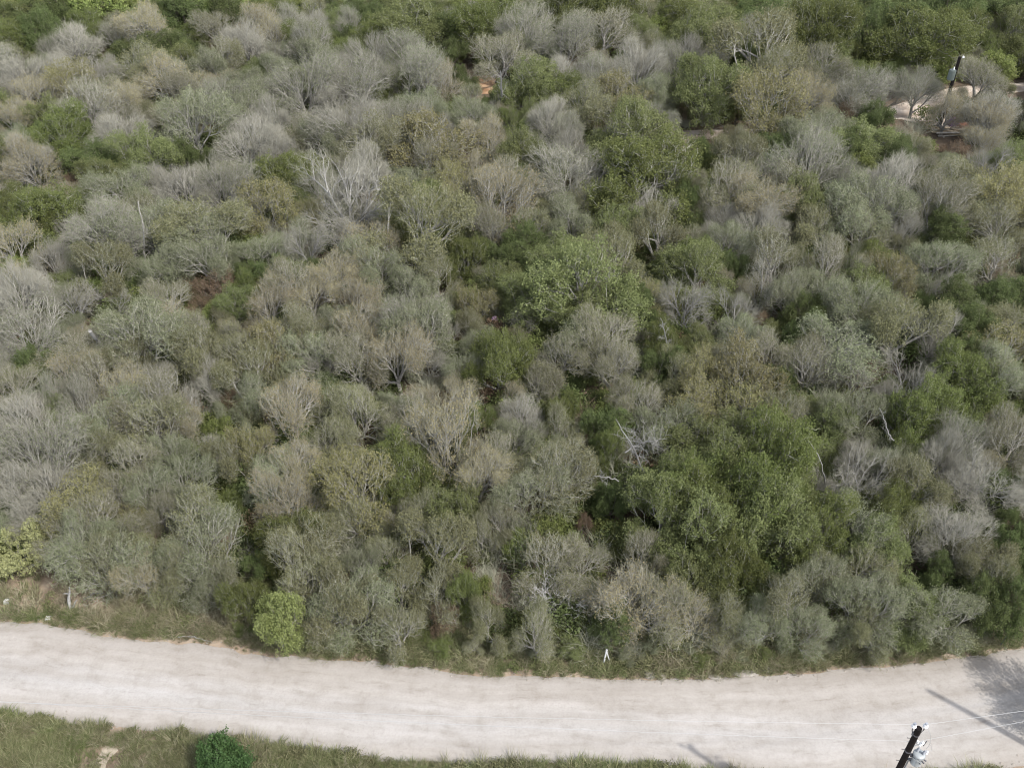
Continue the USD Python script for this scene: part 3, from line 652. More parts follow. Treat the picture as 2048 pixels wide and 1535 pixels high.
# open sight lines: gaps in the canopy through which the photograph shows what stands or lies behind
GAPS = [(1912, 266, 0.2), (966, 168, 0), (975, 178, 0), (1372, 271, 0), (1425, 267, 0), (2030, 172, 0), (1902, 258, 0.3), (1906, 246, 0.5), (1884, 266, 0.3), (1785, 232, 0), (1914, 140, 5.5), (1238, 848, 7.0), (1258, 885, 5.0), (1280, 925, 3.4), (1310, 880, 5.0), (1215, 955, 3.9),
        (1622, 888, 6.4), (1645, 935, 4.2), (1325, 650, 5.2), (1332, 680, 3.4), (190, 674, 4.2), (1770, 840, 5.4), (1111, 1180, 2.0), (1111, 1210, 1.0), (556, 1240, 1.5), (556, 1275, 0.6), (20, 1092, 1.5), (50, 1110, 1.0), (145, 1200, 0.8), (180, 1190, 0.3), (1002, 160, 6.0)]
GAPS = [(x, y, at(x, y, z)[1]) for x, y, z in GAPS]


def blocks(t, f=0.54):
    k, x, y, w, h = t
    px, py, dep = proj(np.array([x, y, 0.55 * h]))
    rx, ry = f * w * F / dep, (0.37 * h + 0.17 * w) * F / dep
    return any(gy > y + 0.25 and ((gx - px) / rx) ** 2 + ((gpy - py) / ry) ** 2 < 1 for gx, gpy, gy in GAPS)


HOLLOWS = [Polygon([at(*q)[:2] for q in ((1165, 850), (1245, 835), (1250, 925), (1180, 940))]), Polygon([at(*q)[:2] for q in ((1178, 990), (1245, 985), (1235, 1130), (1185, 1130))]), Polygon([at(*q)[:2] for q in ((1270, 655), (1320, 645), (1330, 720), (1280, 730))]),
           Polygon([at(*q)[:2] for q in ((940, 530), (990, 530), (985, 575), (945, 575))]), Polygon([at(*q)[:2] for q in ((470, 1085), (550, 1085), (550, 1135), (480, 1135))]), Polygon([at(*q)[:2] for q in ((1540, 790), (1580, 790), (1590, 880), (1545, 880))]),
           Polygon([at(*q)[:2] for q in ((235, 590), (300, 590), (300, 645), (240, 640))]), Polygon([at(*q)[:2] for q in ((1880, 720), (1950, 720), (1950, 780), (1890, 780))]), Polygon([at(*q)[:2] for q in ((1000, 1195), (1060, 1195), (1060, 1245), (1000, 1245))])]
HOLLOWS = [h.buffer(0.3) for h in HOLLOWS]
keep, names_ = [], {}
for n_, t in enumerate(PLACED):
    if NAMED.get(n_):
        names_[len(keep)] = NAMED[n_]
        keep.append(t)
        continue
    if t[0] not in SOLO and t[0] not in "wd" and any(h.contains(Point(t[1], t[2])) for h in HOLLOWS):
        continue
    if t[0] not in SOLO and blocks(t):
        t = (t[0], t[1], t[2] + 0.3, t[3] * 0.72, t[4] * 0.78)
        if blocks(t):
            continue
    if NAMED.get(n_):
        names_[len(keep)] = NAMED[n_]
    keep.append(t)
PLACED, NAMED = keep, names_
# scrub in front of the far pole, which shows only its head
far_pole = at(1920, 114, 7.4)
PLACED.append(("b", far_pole[0] - 0.5, far_pole[1] - 1.9, 4.4, 4.5))
PLACED.append(("g", far_pole[0] + 2.0, far_pole[1] - 4.6, 3.2, 3.0))
SCRUB = [t for t in SCRUB if not blocks(t, 0.6) and not any(h.contains(Point(t[1], t[2])) for h in HOLLOWS)]

if True:   # young scrub too small and tangled to count
    pi = UsdGeom.PointInstancer.Define(stage, path_for("young_scrub"))
    rel, idx, order = pi.CreatePrototypesRel(), {}, []
    for k in "gbolda":
        for q, (pth, R, H) in enumerate(KINDS[k][:2]):
            x_ = UsdGeom.Xform.Define(stage, f"/World/young_scrub/{pth.rsplit('/', 1)[1]}")
            x_.GetPrim().GetReferences().AddInternalReference(Sdf.Path(pth))
            rel.AddTarget(x_.GetPath())
            idx[(k, q)] = (len(order), R, H)
            order.append(pth)
    rg = np.random.default_rng(61)
    pos_, sca_, ind_, rot_ = [], [], [], []
    for k, x, y, w, h in SCRUB:
        i_, R, H = idx[(k if k in "gbolda" else "o", int(rg.integers(2)))]
        pos_.append((x, y, 0)); sca_.append((w / 2 / R, w / 2 / R, h / H)); ind_.append(i_); rot_.append(rg.uniform(0, 6.28))
    pi.CreatePositionsAttr(Vt.Vec3fArray.FromNumpy(np.array(pos_, np.float32)))
    pi.CreateScalesAttr(Vt.Vec3fArray.FromNumpy(np.array(sca_, np.float32)))
    pi.CreateProtoIndicesAttr(Vt.IntArray.FromNumpy(np.array(ind_, np.int32)))
    pi.CreateOrientationsAttr(Vt.QuathArray([Gf.Quath(math.cos(a / 2), 0, 0, math.sin(a / 2)) for a in rot_]))
    tag(pi.GetPrim(), "young scrub filling the gaps between the trees", kind="stuff")

info = []
for k, x, y, w, h in PLACED:
    px, py, dep = proj(np.array([x, y, 0.62 * h]))
    px, py = float(px), float(py)
    m = min(range(len(MARKS)), key=lambda i: math.hypot(px - MARKS[i][1], (py - MARKS[i][2]) * 1.2))
    dx, dy = px - MARKS[m][1], py - MARKS[m][2]
    sector = int(((math.degrees(math.atan2(-dy, dx)) + 22.5) % 360) // 45)
    info.append((k, x, y, w, h, px, py, m, sector, math.hypot(dx, dy)))
SECT = ["right of", "behind and right of", "behind", "behind and left of", "left of", "in front and left of", "in front of", "in front and right of"]
ORD = ["", "second ", "third ", "fourth ", "fifth ", "sixth ", "seventh ", "eighth ", "ninth ", "tenth ", "eleventh ", "twelfth ", "thirteenth ", "fourteenth ", "fifteenth ", "sixteenth ", "seventeenth ", "eighteenth ", "nineteenth ", "twentieth ", "twenty-first ", "twenty-second ", "twenty-third ", "twenty-fourth "]
ranks = {}
for n_, t in sorted(enumerate(info), key=lambda q: q[1][9]):
    if NAMED.get(n_):
        continue
    ranks.setdefault((t[0], t[7], t[8]), []).append(n_)
ROT = random.Random(77)
for n_, (k, x, y, w, h, px, py, m, sector, dist) in enumerate(info):
    var = KINDS[k]
    pth, R, H = var[ROT.randrange(len(var))]
    sc = w / (2 * R)
    zs = h / H * ROT.uniform(0.86, 1.16)
    sx_, sy_ = sc * ROT.uniform(0.86, 1.16), sc * ROT.uniform(0.86, 1.16)
    if k in SOLO:
        name, label, cat = SOLO[k]
        o = thing(name, label, cat, (x, y, 0), ROT.uniform(0, 360), (sx_, sy_, zs))
    else:
        name, what, cat = WHAT[k]
        rk = 0 if NAMED.get(n_) else ranks[(k, m, sector)].index(n_)
        label = NAMED.get(n_) or f"{what} {SECT[sector]} {MARKS[m][0]}, {ORD[min(rk, len(ORD) - 1)]}nearest such"
        o = thing(name, label, cat, (x, y, 0), ROT.uniform(0, 360), (sx_, sy_, zs), group=GROUP[k])
    o.GetReferences().AddInternalReference(Sdf.Path(pth))
    o.SetInstanceable(True)


# ------------------------------------------------------------------ what nobody could count: undergrowth, grass, weeds, loose stones
def scatter(name, label, protos, places, seed, kind_="stuff"):
    """protos: [(part name, mesh, material, tone)]; places: (x, y, z, scale, squeeze)"""
    pi = UsdGeom.PointInstancer.Define(stage, path_for(name))
    rng = np.random.default_rng(seed)
    root = str(pi.GetPath())
    rel = pi.CreatePrototypesRel()
    for nm, mesh, mat, tone in protos:
        rel.AddTarget(part(nm, mesh, mat, root, tone=tone).GetPath())
    n = len(places)
    pl = np.array(places, float)
    pi.CreatePositionsAttr(Vt.Vec3fArray.FromNumpy(pl[:, :3].astype(np.float32)))
    pi.CreateScalesAttr(Vt.Vec3fArray.FromNumpy(np.stack([pl[:, 3], pl[:, 3], pl[:, 3] * pl[:, 4]], 1).astype(np.float32)))
    pi.CreateProtoIndicesAttr(Vt.IntArray.FromNumpy((pl[:, 5] if pl.shape[1] > 5 else rng.integers(0, len(protos), n)).astype(np.int32)))
    ang = rng.uniform(0, 2 * np.pi, n)
    pi.CreateOrientationsAttr(Vt.QuathArray([Gf.Quath(math.cos(a / 2), 0, 0, math.sin(a / 2)) for a in ang]))
    tag(pi.GetPrim(), label, kind=kind_)
    return pi


def bush_mesh(seed, R, H, n, leafs, size, spread):
    rng = np.random.default_rng(seed)
    d = unit(rng.normal(0, 1, (n, 3)) + [0, 0, 0.6])
    c = d * [R, R, H * 0.55] * rng.uniform(0.35, 1, (n, 1)) ** 0.5 + [0, 0, H * 0.42]
    c[:, 2] = np.maximum(c[:, 2], 0.05)
    v, q, t = leaf_quads(rng, c, leafs, spread, size, 0.2 + 0.6 * fbm(c * 2.2 + seed, 2, seed))
    return (v, q), t


def stems_mesh(seed, R, H, n):
    rng = np.random.default_rng(seed)
    p = np.c_[rng.normal(0, R * 0.25, (n, 2)), np.zeros(n)]
    d = unit(np.c_[rng.normal(0, 0.55, (n, 2)), np.full(n, 1.0)])
    v, f, _ = twig_ribbons(rng, p, d, H * rng.uniform(0.5, 1.3, n), np.full(n, 0.022), 4)
    return (v, f)


ug = []
for k_ in range(2):
    (mm, tt) = bush_mesh(201 + k_, 0.9, 1.3, 160, 9, 0.11, 0.11)
    ug.append(("low_leaves", mm, ("leaf_dark", "leaf_green")[k_], tt))
(mm, tt) = bush_mesh(205, 0.8, 1.0, 130, 8, 0.10, 0.12)
ug.append(("dry_leaves", mm, "leaf_rust", tt))
ug.append(("thin_stems", stems_mesh(206, 1.0, 1.3, 170), "twig_grey", None))
ug.append(("brown_stems", stems_mesh(207, 1.0, 1.1, 150), "twig_rust", None))
rng = np.random.default_rng(301)
pl = []
while len(pl) < 5200:
    y = rng.uniform(29.5, 140)
    half = 0.53 * (y * math.cos(PITCH) + CAM_H * math.sin(PITCH)) + 4
    x = rng.uniform(-half, half)
    p_ = Point(x, y)
    if ROAD_MID.distance(p_) < 1.9 or TRACK.distance(p_) < 0.8 or CLEAR.distance(p_) < 0.9 or CLEAR.distance(Point(x, y - 2)) < 1:
        continue
    px, py, _d = proj(np.array([x, y, 0.4]))
    if px < 360 and py > 1140:
        continue
    if any(abs(px - gx) < 34 and -6 < py - gpy < 42 for gx, gpy, _g in GAPS[:11]):
        continue
    pl.append((x, y, 0, rng.uniform(0.6, 1.7), rng.uniform(0.7, 1.3), rng.choice(5, p=[.32, .28, .06, .25, .09])))
scatter("undergrowth", "tangled low undergrowth and dry stems beneath the trees", ug, pl, 302)


def tuft(seed, n, H, R, w):
    rng = np.random.default_rng(seed)
    p = np.c_[rng.normal(0, R * 0.4, (n, 2)), np.zeros(n)]
    d = unit(np.c_[p[:, :2] / R * 0.7 + rng.normal(0, 0.28, (n, 2)), np.full(n, 1.0)])
    L = H * rng.uniform(0.5, 1.25, n)
    m = p + d * (L * 0.55)[:, None]
    e = m + unit(d * [1.9, 1.9, 0.55]) * (L * 0.5)[:, None]
    s = unit(np.cross(d, rng.normal(0, 1, (n, 3))))
    ww = w * rng.uniform(0.6, 1.3, n)[:, None]
    v = np.stack([p - s * ww * .5, p + s * ww * .5, m - s * ww * .4, m + s * ww * .4, e], 1).reshape(-1, 3)
    o = np.arange(n)[:, None] * 5
    f = np.concatenate([o + [[0, 1, 3]], o + [[0, 3, 2]], o + [[2, 3, 4]]], 0)
    return (v, f), np.repeat(np.clip(rng.normal(0.5, 0.28, n), 0, 1), 5)


def grass_protos(seed):
    out = []
    for k_, (mat, H) in enumerate((("grass_mix", 0.62), ("grass_straw", 0.66), ("grass_green", 0.5), ("grass_mix", 0.8), ("grass_straw", 0.4))):
        mm, tt = tuft(seed + k_, 60, H, 0.32, 0.021)
        out.append(("grass_tuft", mm, mat, tt))
    mm, tt = bush_mesh(seed + 9, 0.34, 0.5, 45, 6, 0.075, 0.06)
    out.append(("weed", mm, "leaf_olive", tt))
    mm, tt = bush_mesh(seed + 10, 0.3, 0.4, 40, 6, 0.07, 0.06)
    out.append(("weed", mm, "leaf_light", tt))
    return out


def patchy(mix, x, y):
    """Which sort of grass: straw, green and weeds each keep to their own patches."""
    f = np.array([1.0, 1, 1, 1, 1, 1, 1])
    f[[1, 4]] = 3.2 * float(fbm(np.array([x * 0.45, y * 0.6, 1.0]), 3, 31)) ** 2 * 2
    f[2] = 3.2 * float(fbm(np.array([x * 0.45, y * 0.6, 5.0]), 3, 32)) ** 2 * 2
    f[[5, 6]] = 3.2 * float(fbm(np.array([x * 0.7, y * 0.7, 9.0]), 3, 33)) ** 2 * 2
    p = np.array(mix) * f
    return rng.choice(7, p=p / p.sum())


rng = np.random.default_rng(311)
gu, gl = [], []
for _ in range(150000):
    if len(gu) > 9000:
        break
    x, y = rng.uniform(-34, 36), rng.uniform(27, 45)
    p_ = Point(x, y)
    d_ = ROAD.distance(p_)
    if d_ <= 0.0 or d_ > 4.6 or y < 28.5 and abs(x) < 10 or ROAD_MID.contains(p_):
        continue
    px, py, _d = (float(q) for q in proj(np.array([x, y, 0.2])))
    if not (-120 < px < 2170) or py > 1375 or y < at(px, 1380)[1]:
        continue
    den, mix = 1.0, [.32, .14, .20, .14, .04, .09, .07]
    if px < 520:
        bare_ = py < 1222 - (0 if px < 200 else (px - 200) * 0.0) and px < 230
        den = 0.12 if bare_ else (0.8 if d_ < 1.1 else 0.75)
        mix = [.20, .42, .10, .08, .16, .02, .02] if d_ > 1.0 else [.30, .20, .30, .05, .10, .03, .02]
    if d_ < 0.35:
        den *= 0.55
    if rng.random() > den:
        continue
    pn = float(fbm(np.array([x * 0.55, y * 0.55, 3.0]), 3, 21))
    if rng.random() < 1.5 * (0.42 - pn):
        continue
    gu.append((x, y, 0, rng.uniform(0.4, 1.2) * (0.6 + 0.4 * min(1, d_ / 0.8)) * (0.55 + 0.9 * pn), rng.uniform(0.75, 1.35), patchy(mix, x, y)))
scatter("grass_verge", "mixed green and straw grass along the wood side of the road", grass_protos(401), gu, 312)
dense = []
for _ in range(200000):
    if len(gl) > 9000:
        break
    x, y = rng.uniform(-27, 24), rng.uniform(17.5, 30)
    p_ = Point(x, y)
    d_ = ROAD.distance(p_)
    px, py, _d = (float(q) for q in proj(np.array([x, y, 0.2])))
    if d_ <= 0.0 or y > low_line[:, 1].max() or ROAD_MID.contains(p_) or py < 1395 or not (-120 < px < 2170) or py > 1640:
        continue
    if 150 < px < 245 and 1486 < py < 1560 and rng.random() < 0.9:
        continue
    mix = [.26, .08, .34, .12, .04, .09, .07] if px > 560 else [.34, .10, .26, .11, .04, .08, .07]
    if d_ < 0.3 and rng.random() < 0.45:
        continue
    pn = float(fbm(np.array([x * 0.5, y * 0.5, 8.0]), 3, 22))
    if rng.random() < 1.4 * (0.40 - pn):
        continue
    gl.append((x, y, 0, rng.uniform(0.45, 1.15) * (0.5 + pn), rng.uniform(0.75, 1.3), patchy(mix, x, y)))
scatter("grass_field", "rough green grass and weeds below the road", grass_protos(421), gl, 313)

# loose stones along the road's edges
rng = np.random.default_rng(331)
st = []
for k_ in range(3):
    m = trimesh.creation.icosphere(1, 0.5)
    m.vertices *= 0.8 + 0.45 * fbm(m.vertices * 2.1 + k_ * 9, 3, k_)[:, None]
    m.vertices *= [1, 0.8, 0.55]
    st.append(("stone", m, "stone", None))
pl = []
for line, side_ in ((up_r, 1), (low_r, -1)):
    for _ in range(2600):
        b = line[rng.integers(20, N_ROAD - 60)]
        off = rng.normal(-0.05, 0.22) * side_
        pl.append((b[0] + rng.uniform(-.15, .15), b[1] + off, 0.02, rng.choice([0.035, 0.05, 0.08, 0.14], p=[.45, .35, .16, .04]) * rng.uniform(0.8, 1.2), 1.0))
scatter("loose_gravel", "loose pale stones along both edges of the gravel road", st, pl, 332)

# ------------------------------------------------------------------ the near utility pole with its transformer and wires
PX, PY, PH = 15.64, 20.2, 10.8
pole = thing("utility_pole", "dark wooden utility pole with grey transformer and two white insulators beside the road", "utility pole", (PX, PY, 0))
hs = np.linspace(0, PH, 12)
part("pole", bent_tube(np.c_[0 * hs, 0 * hs, hs], np.interp(hs, [0, PH], [0.15, 0.115]), 14), "pole_wood", pole, smooth=50)
ins = [(0.0, 0.0315), (0.045, 0.035), (0.05, 0.105), (0.085, 0.12), (0.10, 0.06), (0.12, 0.06), (0.13, 0.09), (0.16, 0.10), (0.18, 0.055), (0.215, 0.05), (0.235, 0.035), (0.24, 0.0)]
WIRE_TOP = {}
for sx_ in (-1, 1):
    brk = cat_mesh([bent_tube([(sx_ * 0.08, 0.02, PH - 0.42), (sx_ * 0.16, 0.02, PH - 0.34), (sx_ * 0.22, 0.02, PH - 0.15), (sx_ * 0.22, 0.02, PH + 0.06)], 0.022, 6), box((sx_ * 0.115, 0.02, PH - 0.42), (0.06, 0.09, 0.22))])
    b_ = part("insulator_bracket", brk, "dark_steel", pole)
    m = lathe([(0.0, 0.0)] + [(r * 0.85, z) for z, r in ins], 18)
    m.apply_translation((sx_ * 0.22, 0.02, PH + 0.03))
    part("insulator", m, "porcelain", pole, smooth=40)
    m = lathe([(0.0, 0), (0.055, 0), (0.062, 0.03), (0.05, 0.065), (0.0, 0.075)], 14)
    m.apply_translation((sx_ * 0.22, 0.02, PH + 0.255))
    part("insulator_cap", m, "porcelain_grey", pole, smooth=40)
part("pole_band", bent_tube([(0, 0, PH - 0.46), (0, 0, PH - 0.39)], 0.122, 14), "dark_steel", pole)
part("pole_band", bent_tube([(0, 0, PH - 1.66), (0, 0, PH - 1.58)], 0.126, 14), "dark_steel", pole)
part("neutral_spool", lathe([(0.0, 0.0), (0.05, 0.0), (0.05, 0.03), (0.028, 0.05), (0.05, 0.07), (0.05, 0.10), (0.0, 0.10)], 12).apply_translation((0.2, -0.02, PH - 1.0)), "porcelain", pole, smooth=40)
for k_ in range(9):   # climbing steps and clips up the pole
    z_ = PH - 0.75 - k_ * 0.42
    s_ = 1 if k_ % 2 else -1
    part("pole_step", bent_tube([(s_ * 0.10, 0.03, z_), (s_ * 0.25, 0.03, z_), (s_ * 0.25, 0.03, z_ + 0.05)], 0.012, 5), "dark_steel", pole)
# transformer tank on the side away from the wires
TX, TY, TZ = 0.44, -0.10, PH - 2.35
tank = lathe([(0.0, 0.0), (0.20, 0.0), (0.215, 0.02), (0.215, 0.60), (0.226, 0.61), (0.226, 0.64), (0.20, 0.675), (0.12, 0.70), (0.0, 0.705)], 28)
tank.apply_translation((TX, TY, TZ))
tk = part("transformer", tank, "tank_grey", pole, smooth=40)
part("lid_rim", lathe([(0.22, 0.60), (0.24, 0.60), (0.24, 0.63), (0.22, 0.63), (0.22, 0.60)], 28).apply_translation((TX, TY, TZ)), "galvanised", tk)
for z_ in (0.14, 0.48):
    part("hanger", box((0.2, -0.05, TZ + z_), (0.16, 0.12, 0.07)), "dark_steel", tk)
for dx_, dy_ in ((-0.06, 0.10), (0.13, -0.03)):
    part("bushing", lathe([(0.0, 0.0), (0.04, 0.0), (0.065, 0.04), (0.04, 0.07), (0.06, 0.11), (0.038, 0.14), (0.055, 0.18), (0.03, 0.22), (0.018, 0.29), (0.0, 0.29)], 12).apply_translation((TX + dx_, TY + dy_, TZ + 0.68)), "porcelain_grey", tk, smooth=40)
for a_ in (-0.5, 0.0, 0.5):
    c_, s_ = math.cos(-1.2 + a_), math.sin(-1.2 + a_)
    part("low_bushing", bent_tube([(TX + c_ * 0.23, TY + s_ * 0.23, TZ + 0.47), (TX + c_ * 0.33, TY + s_ * 0.33, TZ + 0.47)], 0.03, 8), "dark_steel", tk)
arr_ = lathe([(0.0, 0.0), (0.03, 0.0), (0.055, 0.03), (0.03, 0.06), (0.055, 0.09), (0.03, 0.12), (0.055, 0.15), (0.03, 0.18), (0.055, 0.21), (0.03, 0.25), (0.0, 0.26)], 12)
arr_.apply_translation((TX + 0.32, TY + 0.08, TZ + 0.5))
part("lightning_arrester", arr_, "porcelain", pole, smooth=40)
part("arrester_arm", bent_tube([(TX + 0.2, TY + 0.05, TZ + 0.55), (TX + 0.32, TY + 0.08, TZ + 0.49)], 0.015, 5), "dark_steel", pole)
cut = lathe([(0.0, 0.0), (0.045, 0.0), (0.07, 0.04), (0.045, 0.08), (0.07, 0.13), (0.045, 0.17), (0.07, 0.22), (0.04, 0.27), (0.0, 0.28)], 12)
cut.apply_transform(trimesh.transformations.rotation_matrix(0.5, [0, 1, 0]))
cut.apply_translation((0.42, 0.12, PH - 1.45))
part("fuse_cutout", cut, "porcelain", pole, smooth=40)
part("cutout_arm", bent_tube([(0.14, 0.02, PH - 1.34), (0.46, 0.12, PH - 1.32)], 0.02, 6), "galvanised", pole)
part("fuse_tube", bent_tube([(0.62, 0.14, PH - 1.52), (0.66, 0.14, PH - 1.16)], 0.018, 6), "dark_steel", pole)
lp = [(0.27 + 0.55 * math.sin(t) * 0.6, 0.02 - 0.1 * t, PH + 0.1 - 0.55 * t) for t in np.linspace(0, 2.3, 10)]
part("jumper_wire", cat_mesh([bent_tube(lp, 0.008, 5), bent_tube([(0.64, 0.14, PH - 1.16), (0.86, 0.1, PH - 1.35), (0.95, 0.0, PH - 1.65), (TX + 0.13, TY - 0.03, TZ + 0.97)], 0.008, 5),
                             bent_tube([(TX - 0.06, TY + 0.1, TZ + 0.97), (0.35, 0.1, TZ + 1.2), (0.2, 0.0, PH - 0.97)], 0.008, 5)]), "wire", pole)
part("conduit", bent_tube([(0.15, -0.12, 0.0), (0.13, -0.1, TZ + 0.2), (0.2, -0.2, TZ + 0.5), (TX, TY - 0.3, TZ + 0.47)], 0.03, 7), "galvanised", pole)


def wire(label, p0, px_dir, sag, span=55.0):
    p0 = np.array(p0)
    e = at(*px_dir, z=p0[2])
    d = e[:2] - p0[:2]
    d /= np.linalg.norm(d)
    t = np.linspace(0, 1, 40)
    pts = np.c_[p0[0] + d[0] * span * t, p0[1] + d[1] * span * t, p0[2] - sag * 4 * t * (1 - t)]
    tag(part("power_line", bent_tube(pts, 0.008, 5), "wire"), label, "power line", "wires strung from the near utility pole")


top = (PX + 0.22, PY + 0.02, PH + 0.24)
wire("pale upper wire running right from the near pole's top insulator", top, (2048, 1417), 0.5)
wire("pale lower wire running right from beneath the pole top", (PX + 0.2, PY, PH - 0.95), (2048, 1438), 0.5)
wire("pale upper wire running left over the road from the pole top", (PX - 0.22, PY + 0.02, PH + 0.24), (1300, 1431), 0.5)
wire("pale lower wire running left over the road below the pole top", (PX + 0.2, PY, PH - 0.95), (1300, 1455), 0.5)

# a second pole stands just off the frame: its shadow lies across the road
tip = at(1856, 1382)
toward = -SUN_DIR[:2] / np.linalg.norm(SUN_DIR[:2])
H2 = 11.5
base = tip[:2] - toward * H2 / math.tan(SUN_ELEV)
p2 = thing("utility_pole", "dark wooden utility pole just beyond the right edge, its shadow across the road", "utility pole", (base[0], base[1], 0))
hs = np.linspace(0, H2, 8)
part("pole", bent_tube(np.c_[0 * hs, 0 * hs, hs], np.interp(hs, [0, H2], [0.19, 0.14]), 12), "pole_wood", p2, smooth=50)
part("insulator", lathe([(0.0, 0.0)] + [(r, z) for z, r in ins], 14).apply_translation((0, 0, H2)), "porcelain", p2, smooth=40)

# far pole with a green-grey transformer at upper right
fb = at(1920, 114, 7.4)
fp = thing("utility_pole", "distant dark utility pole with green-grey transformer among lime shrubs at upper right", "utility pole", (fb[0], fb[1], 0))
part("pole", bent_tube([(0, 0, 0), (0, 0, 4), (0, 0, 7.4)], [0.2, 0.18, 0.15], 10), "pole_wood", fp, smooth=50)
part("insulator", lathe([(0.0, 0.0)] + [(r, z) for z, r in ins], 10).apply_translation((0.3, -0.1, 7.3)), "porcelain", fp, smooth=40)
t_ = lathe([(0.0, 0.0), (0.33, 0.0), (0.35, 0.03), (0.35, 0.9), (0.30, 1.0), (0.0, 1.05)], 18).apply_translation((-0.45, -0.3, 5.2))
tt_ = part("transformer", t_, "tank_green", fp, smooth=40)
part("bushing", lathe([(0.0, 0.0), (0.07, 0.0), (0.09, 0.1), (0.05, 0.3), (0.0, 0.32)], 10).apply_translation((-0.4, -0.35, 6.2)), "porcelain", tt_, smooth=40)


# ------------------------------------------------------------------ marker posts, dead trunks, stumps, debris
def hero(name, label, cat, pxs, radii, mat="bark_dead", seed=1, shoots=0, shoot_len=1.0, parts_name="trunk", side_dir=None):
    """A dead stem through points given as (x, y in the photo, height in metres), with side shoots."""
    P = np.array([at(x, y, z) for x, y, z in pxs])
    b0 = P[0].copy()
    o = thing(name, label, cat, (b0[0], b0[1], 0))
    Q = P - [b0[0], b0[1], 0]
    s = np.r_[0, np.cumsum(np.linalg.norm(np.diff(Q, axis=0), axis=1))]
    k_ = np.linspace(0, s[-1], 14)
    from scipy.interpolate import PchipInterpolator
    C_ = np.stack([PchipInterpolator(s, Q[:, a])(k_) for a in range(3)], 1)
    rg = np.random.default_rng(seed)
    C_[1:-1] += rg.normal(0, 0.03, (12, 3))
    R_ = np.interp(k_, [0, s[-1]], radii)
    part(parts_name, bent_tube(C_, R_, 7), mat, o, smooth=50)
    for q in range(shoots):
        f = rg.uniform(0.25, 0.98)
        i_ = int(f * 12)
        c0 = C_[i_] + (C_[i_ + 1] - C_[i_]) * rg.random()
        d = unit(unit(C_[i_ + 1] - C_[i_]) * 0.35 + unit(rg.normal(0, 1, 3)) * 0.9 + [0, 0, 0.15])
        L = shoot_len * rg.uniform(0.45, 1.2) * (1.15 - 0.5 * f)
        pts = [c0]
        for u in range(4):
            d = unit(d + rg.normal(0, 0.22, 3))
            pts.append(pts[-1] + d * L / 4)
        ms = [bent_tube(pts, np.linspace(R_[i_] * 0.30, 0.005, 5), 5)]
        for u in range(9):
            j_ = rg.integers(1, 5)
            dd = unit(d * 0.5 + rg.normal(0, 0.7, 3))
            ms.append(bent_tube([pts[j_], pts[j_] + dd * L * 0.2, pts[j_] + unit(dd + rg.normal(0, .3, 3)) * L * 0.42], [0.009, 0.006, 0.003], 4))
        part("branch", cat_mesh(ms), mat, o)
    return o


hero("leaning_dead_tree", "leaning dead white trunk with bare side branches in a dark gap between leafy trees", "dead tree", [(1300, 985, 0), (1285, 940, 2.6), (1262, 888, 5.0), (1243, 858, 6.4), (1232, 838, 7.4)], [0.085, 0.02], seed=3, shoots=16, shoot_len=1.5)
hero("dead_branch", "fallen pale branch with twigs lying right of the leaning dead trunk", "branch", [(1250, 905, 4.4), (1285, 885, 5.0), (1310, 880, 5.4), (1335, 876, 5.7)], [0.05, 0.014], seed=5, shoots=14, shoot_len=1.3, parts_name="limb")
hero("dead_branch", "thin bleached branch below the leaning dead trunk, reaching left", "branch", [(1238, 962, 3.4), (1215, 955, 3.9), (1188, 952, 4.2)], [0.05, 0.015], seed=6, shoots=5, shoot_len=0.8, parts_name="limb")
hero("dead_pole", "bent white dead stem standing right of the large leafy tree", "dead tree", [(1660, 1010, 0), (1650, 962, 2.6), (1643, 925, 4.6), (1630, 897, 6.0), (1616, 880, 6.9)], [0.065, 0.018], seed=7, shoots=3, shoot_len=0.7)
hero("dead_sapling", "thin dead sapling with short twigs in a dark gap behind leafy trees", "dead tree", [(1342, 730, 0), (1335, 692, 2.6), (1328, 660, 4.6), (1321, 636, 6.0)], [0.08, 0.018], seed=8, shoots=12, shoot_len=0.8)
hero("broken_snag", "short broken white snag leaning among bare trees at left", "dead tree", [(222, 740, 0), (203, 694, 2.9), (190, 674, 4.2), (180, 662, 5.1)], [0.17, 0.12], seed=9, shoots=1, shoot_len=0.5)
hero("broken_snag", "tall pale dead stem standing beside the orange clearing", "dead tree", [(1008, 222, 0), (1004, 190, 3.4), (1002, 160, 6.0), (1001, 142, 7.6)], [0.15, 0.05], seed=10, shoots=8, shoot_len=1.6)
hero("thin_dead_tree", "pale thin trunk rising through the grey tree at far left", "dead tree", [(296, 560, 0), (288, 500, 3.4), (284, 440, 6.8), (276, 402, 8.2)], [0.10, 0.04], "bark_pale", seed=12, shoots=4, shoot_len=1.2)
hero("dead_branch", "white arching branch hanging in front of the grey tree at right", "branch", [(1788, 880, 3.2), (1776, 862, 4.4), (1768, 835, 5.6), (1758, 815, 6.2)], [0.04, 0.014], seed=14, shoots=5, shoot_len=0.9, parts_name="limb")
hero("fallen_stick", "long pale stick lying in straw grass at the road's left verge", "stick", [(356, 1273, 0.12), (382, 1273, 0.2), (404, 1277, 0.16), (424, 1283, 0.1)], [0.035, 0.018], "bark_dead", seed=15, shoots=1, shoot_len=0.3, parts_name="stick")
hero("fallen_branch", "grey bare branch lying on the verge beside the driftwood stump", "branch", [(168, 1200, 0.1), (190, 1186, 0.3), (215, 1186, 0.35)], [0.05, 0.015], "bark_pale", seed=16, shoots=6, shoot_len=0.8, parts_name="limb")
stp = at(140, 1222)
o = thing("driftwood_stump", "pale forked driftwood stump standing on the reddish verge", "stump", (stp[0], stp[1], 0), 0, (0.7, 0.7, 0.7))
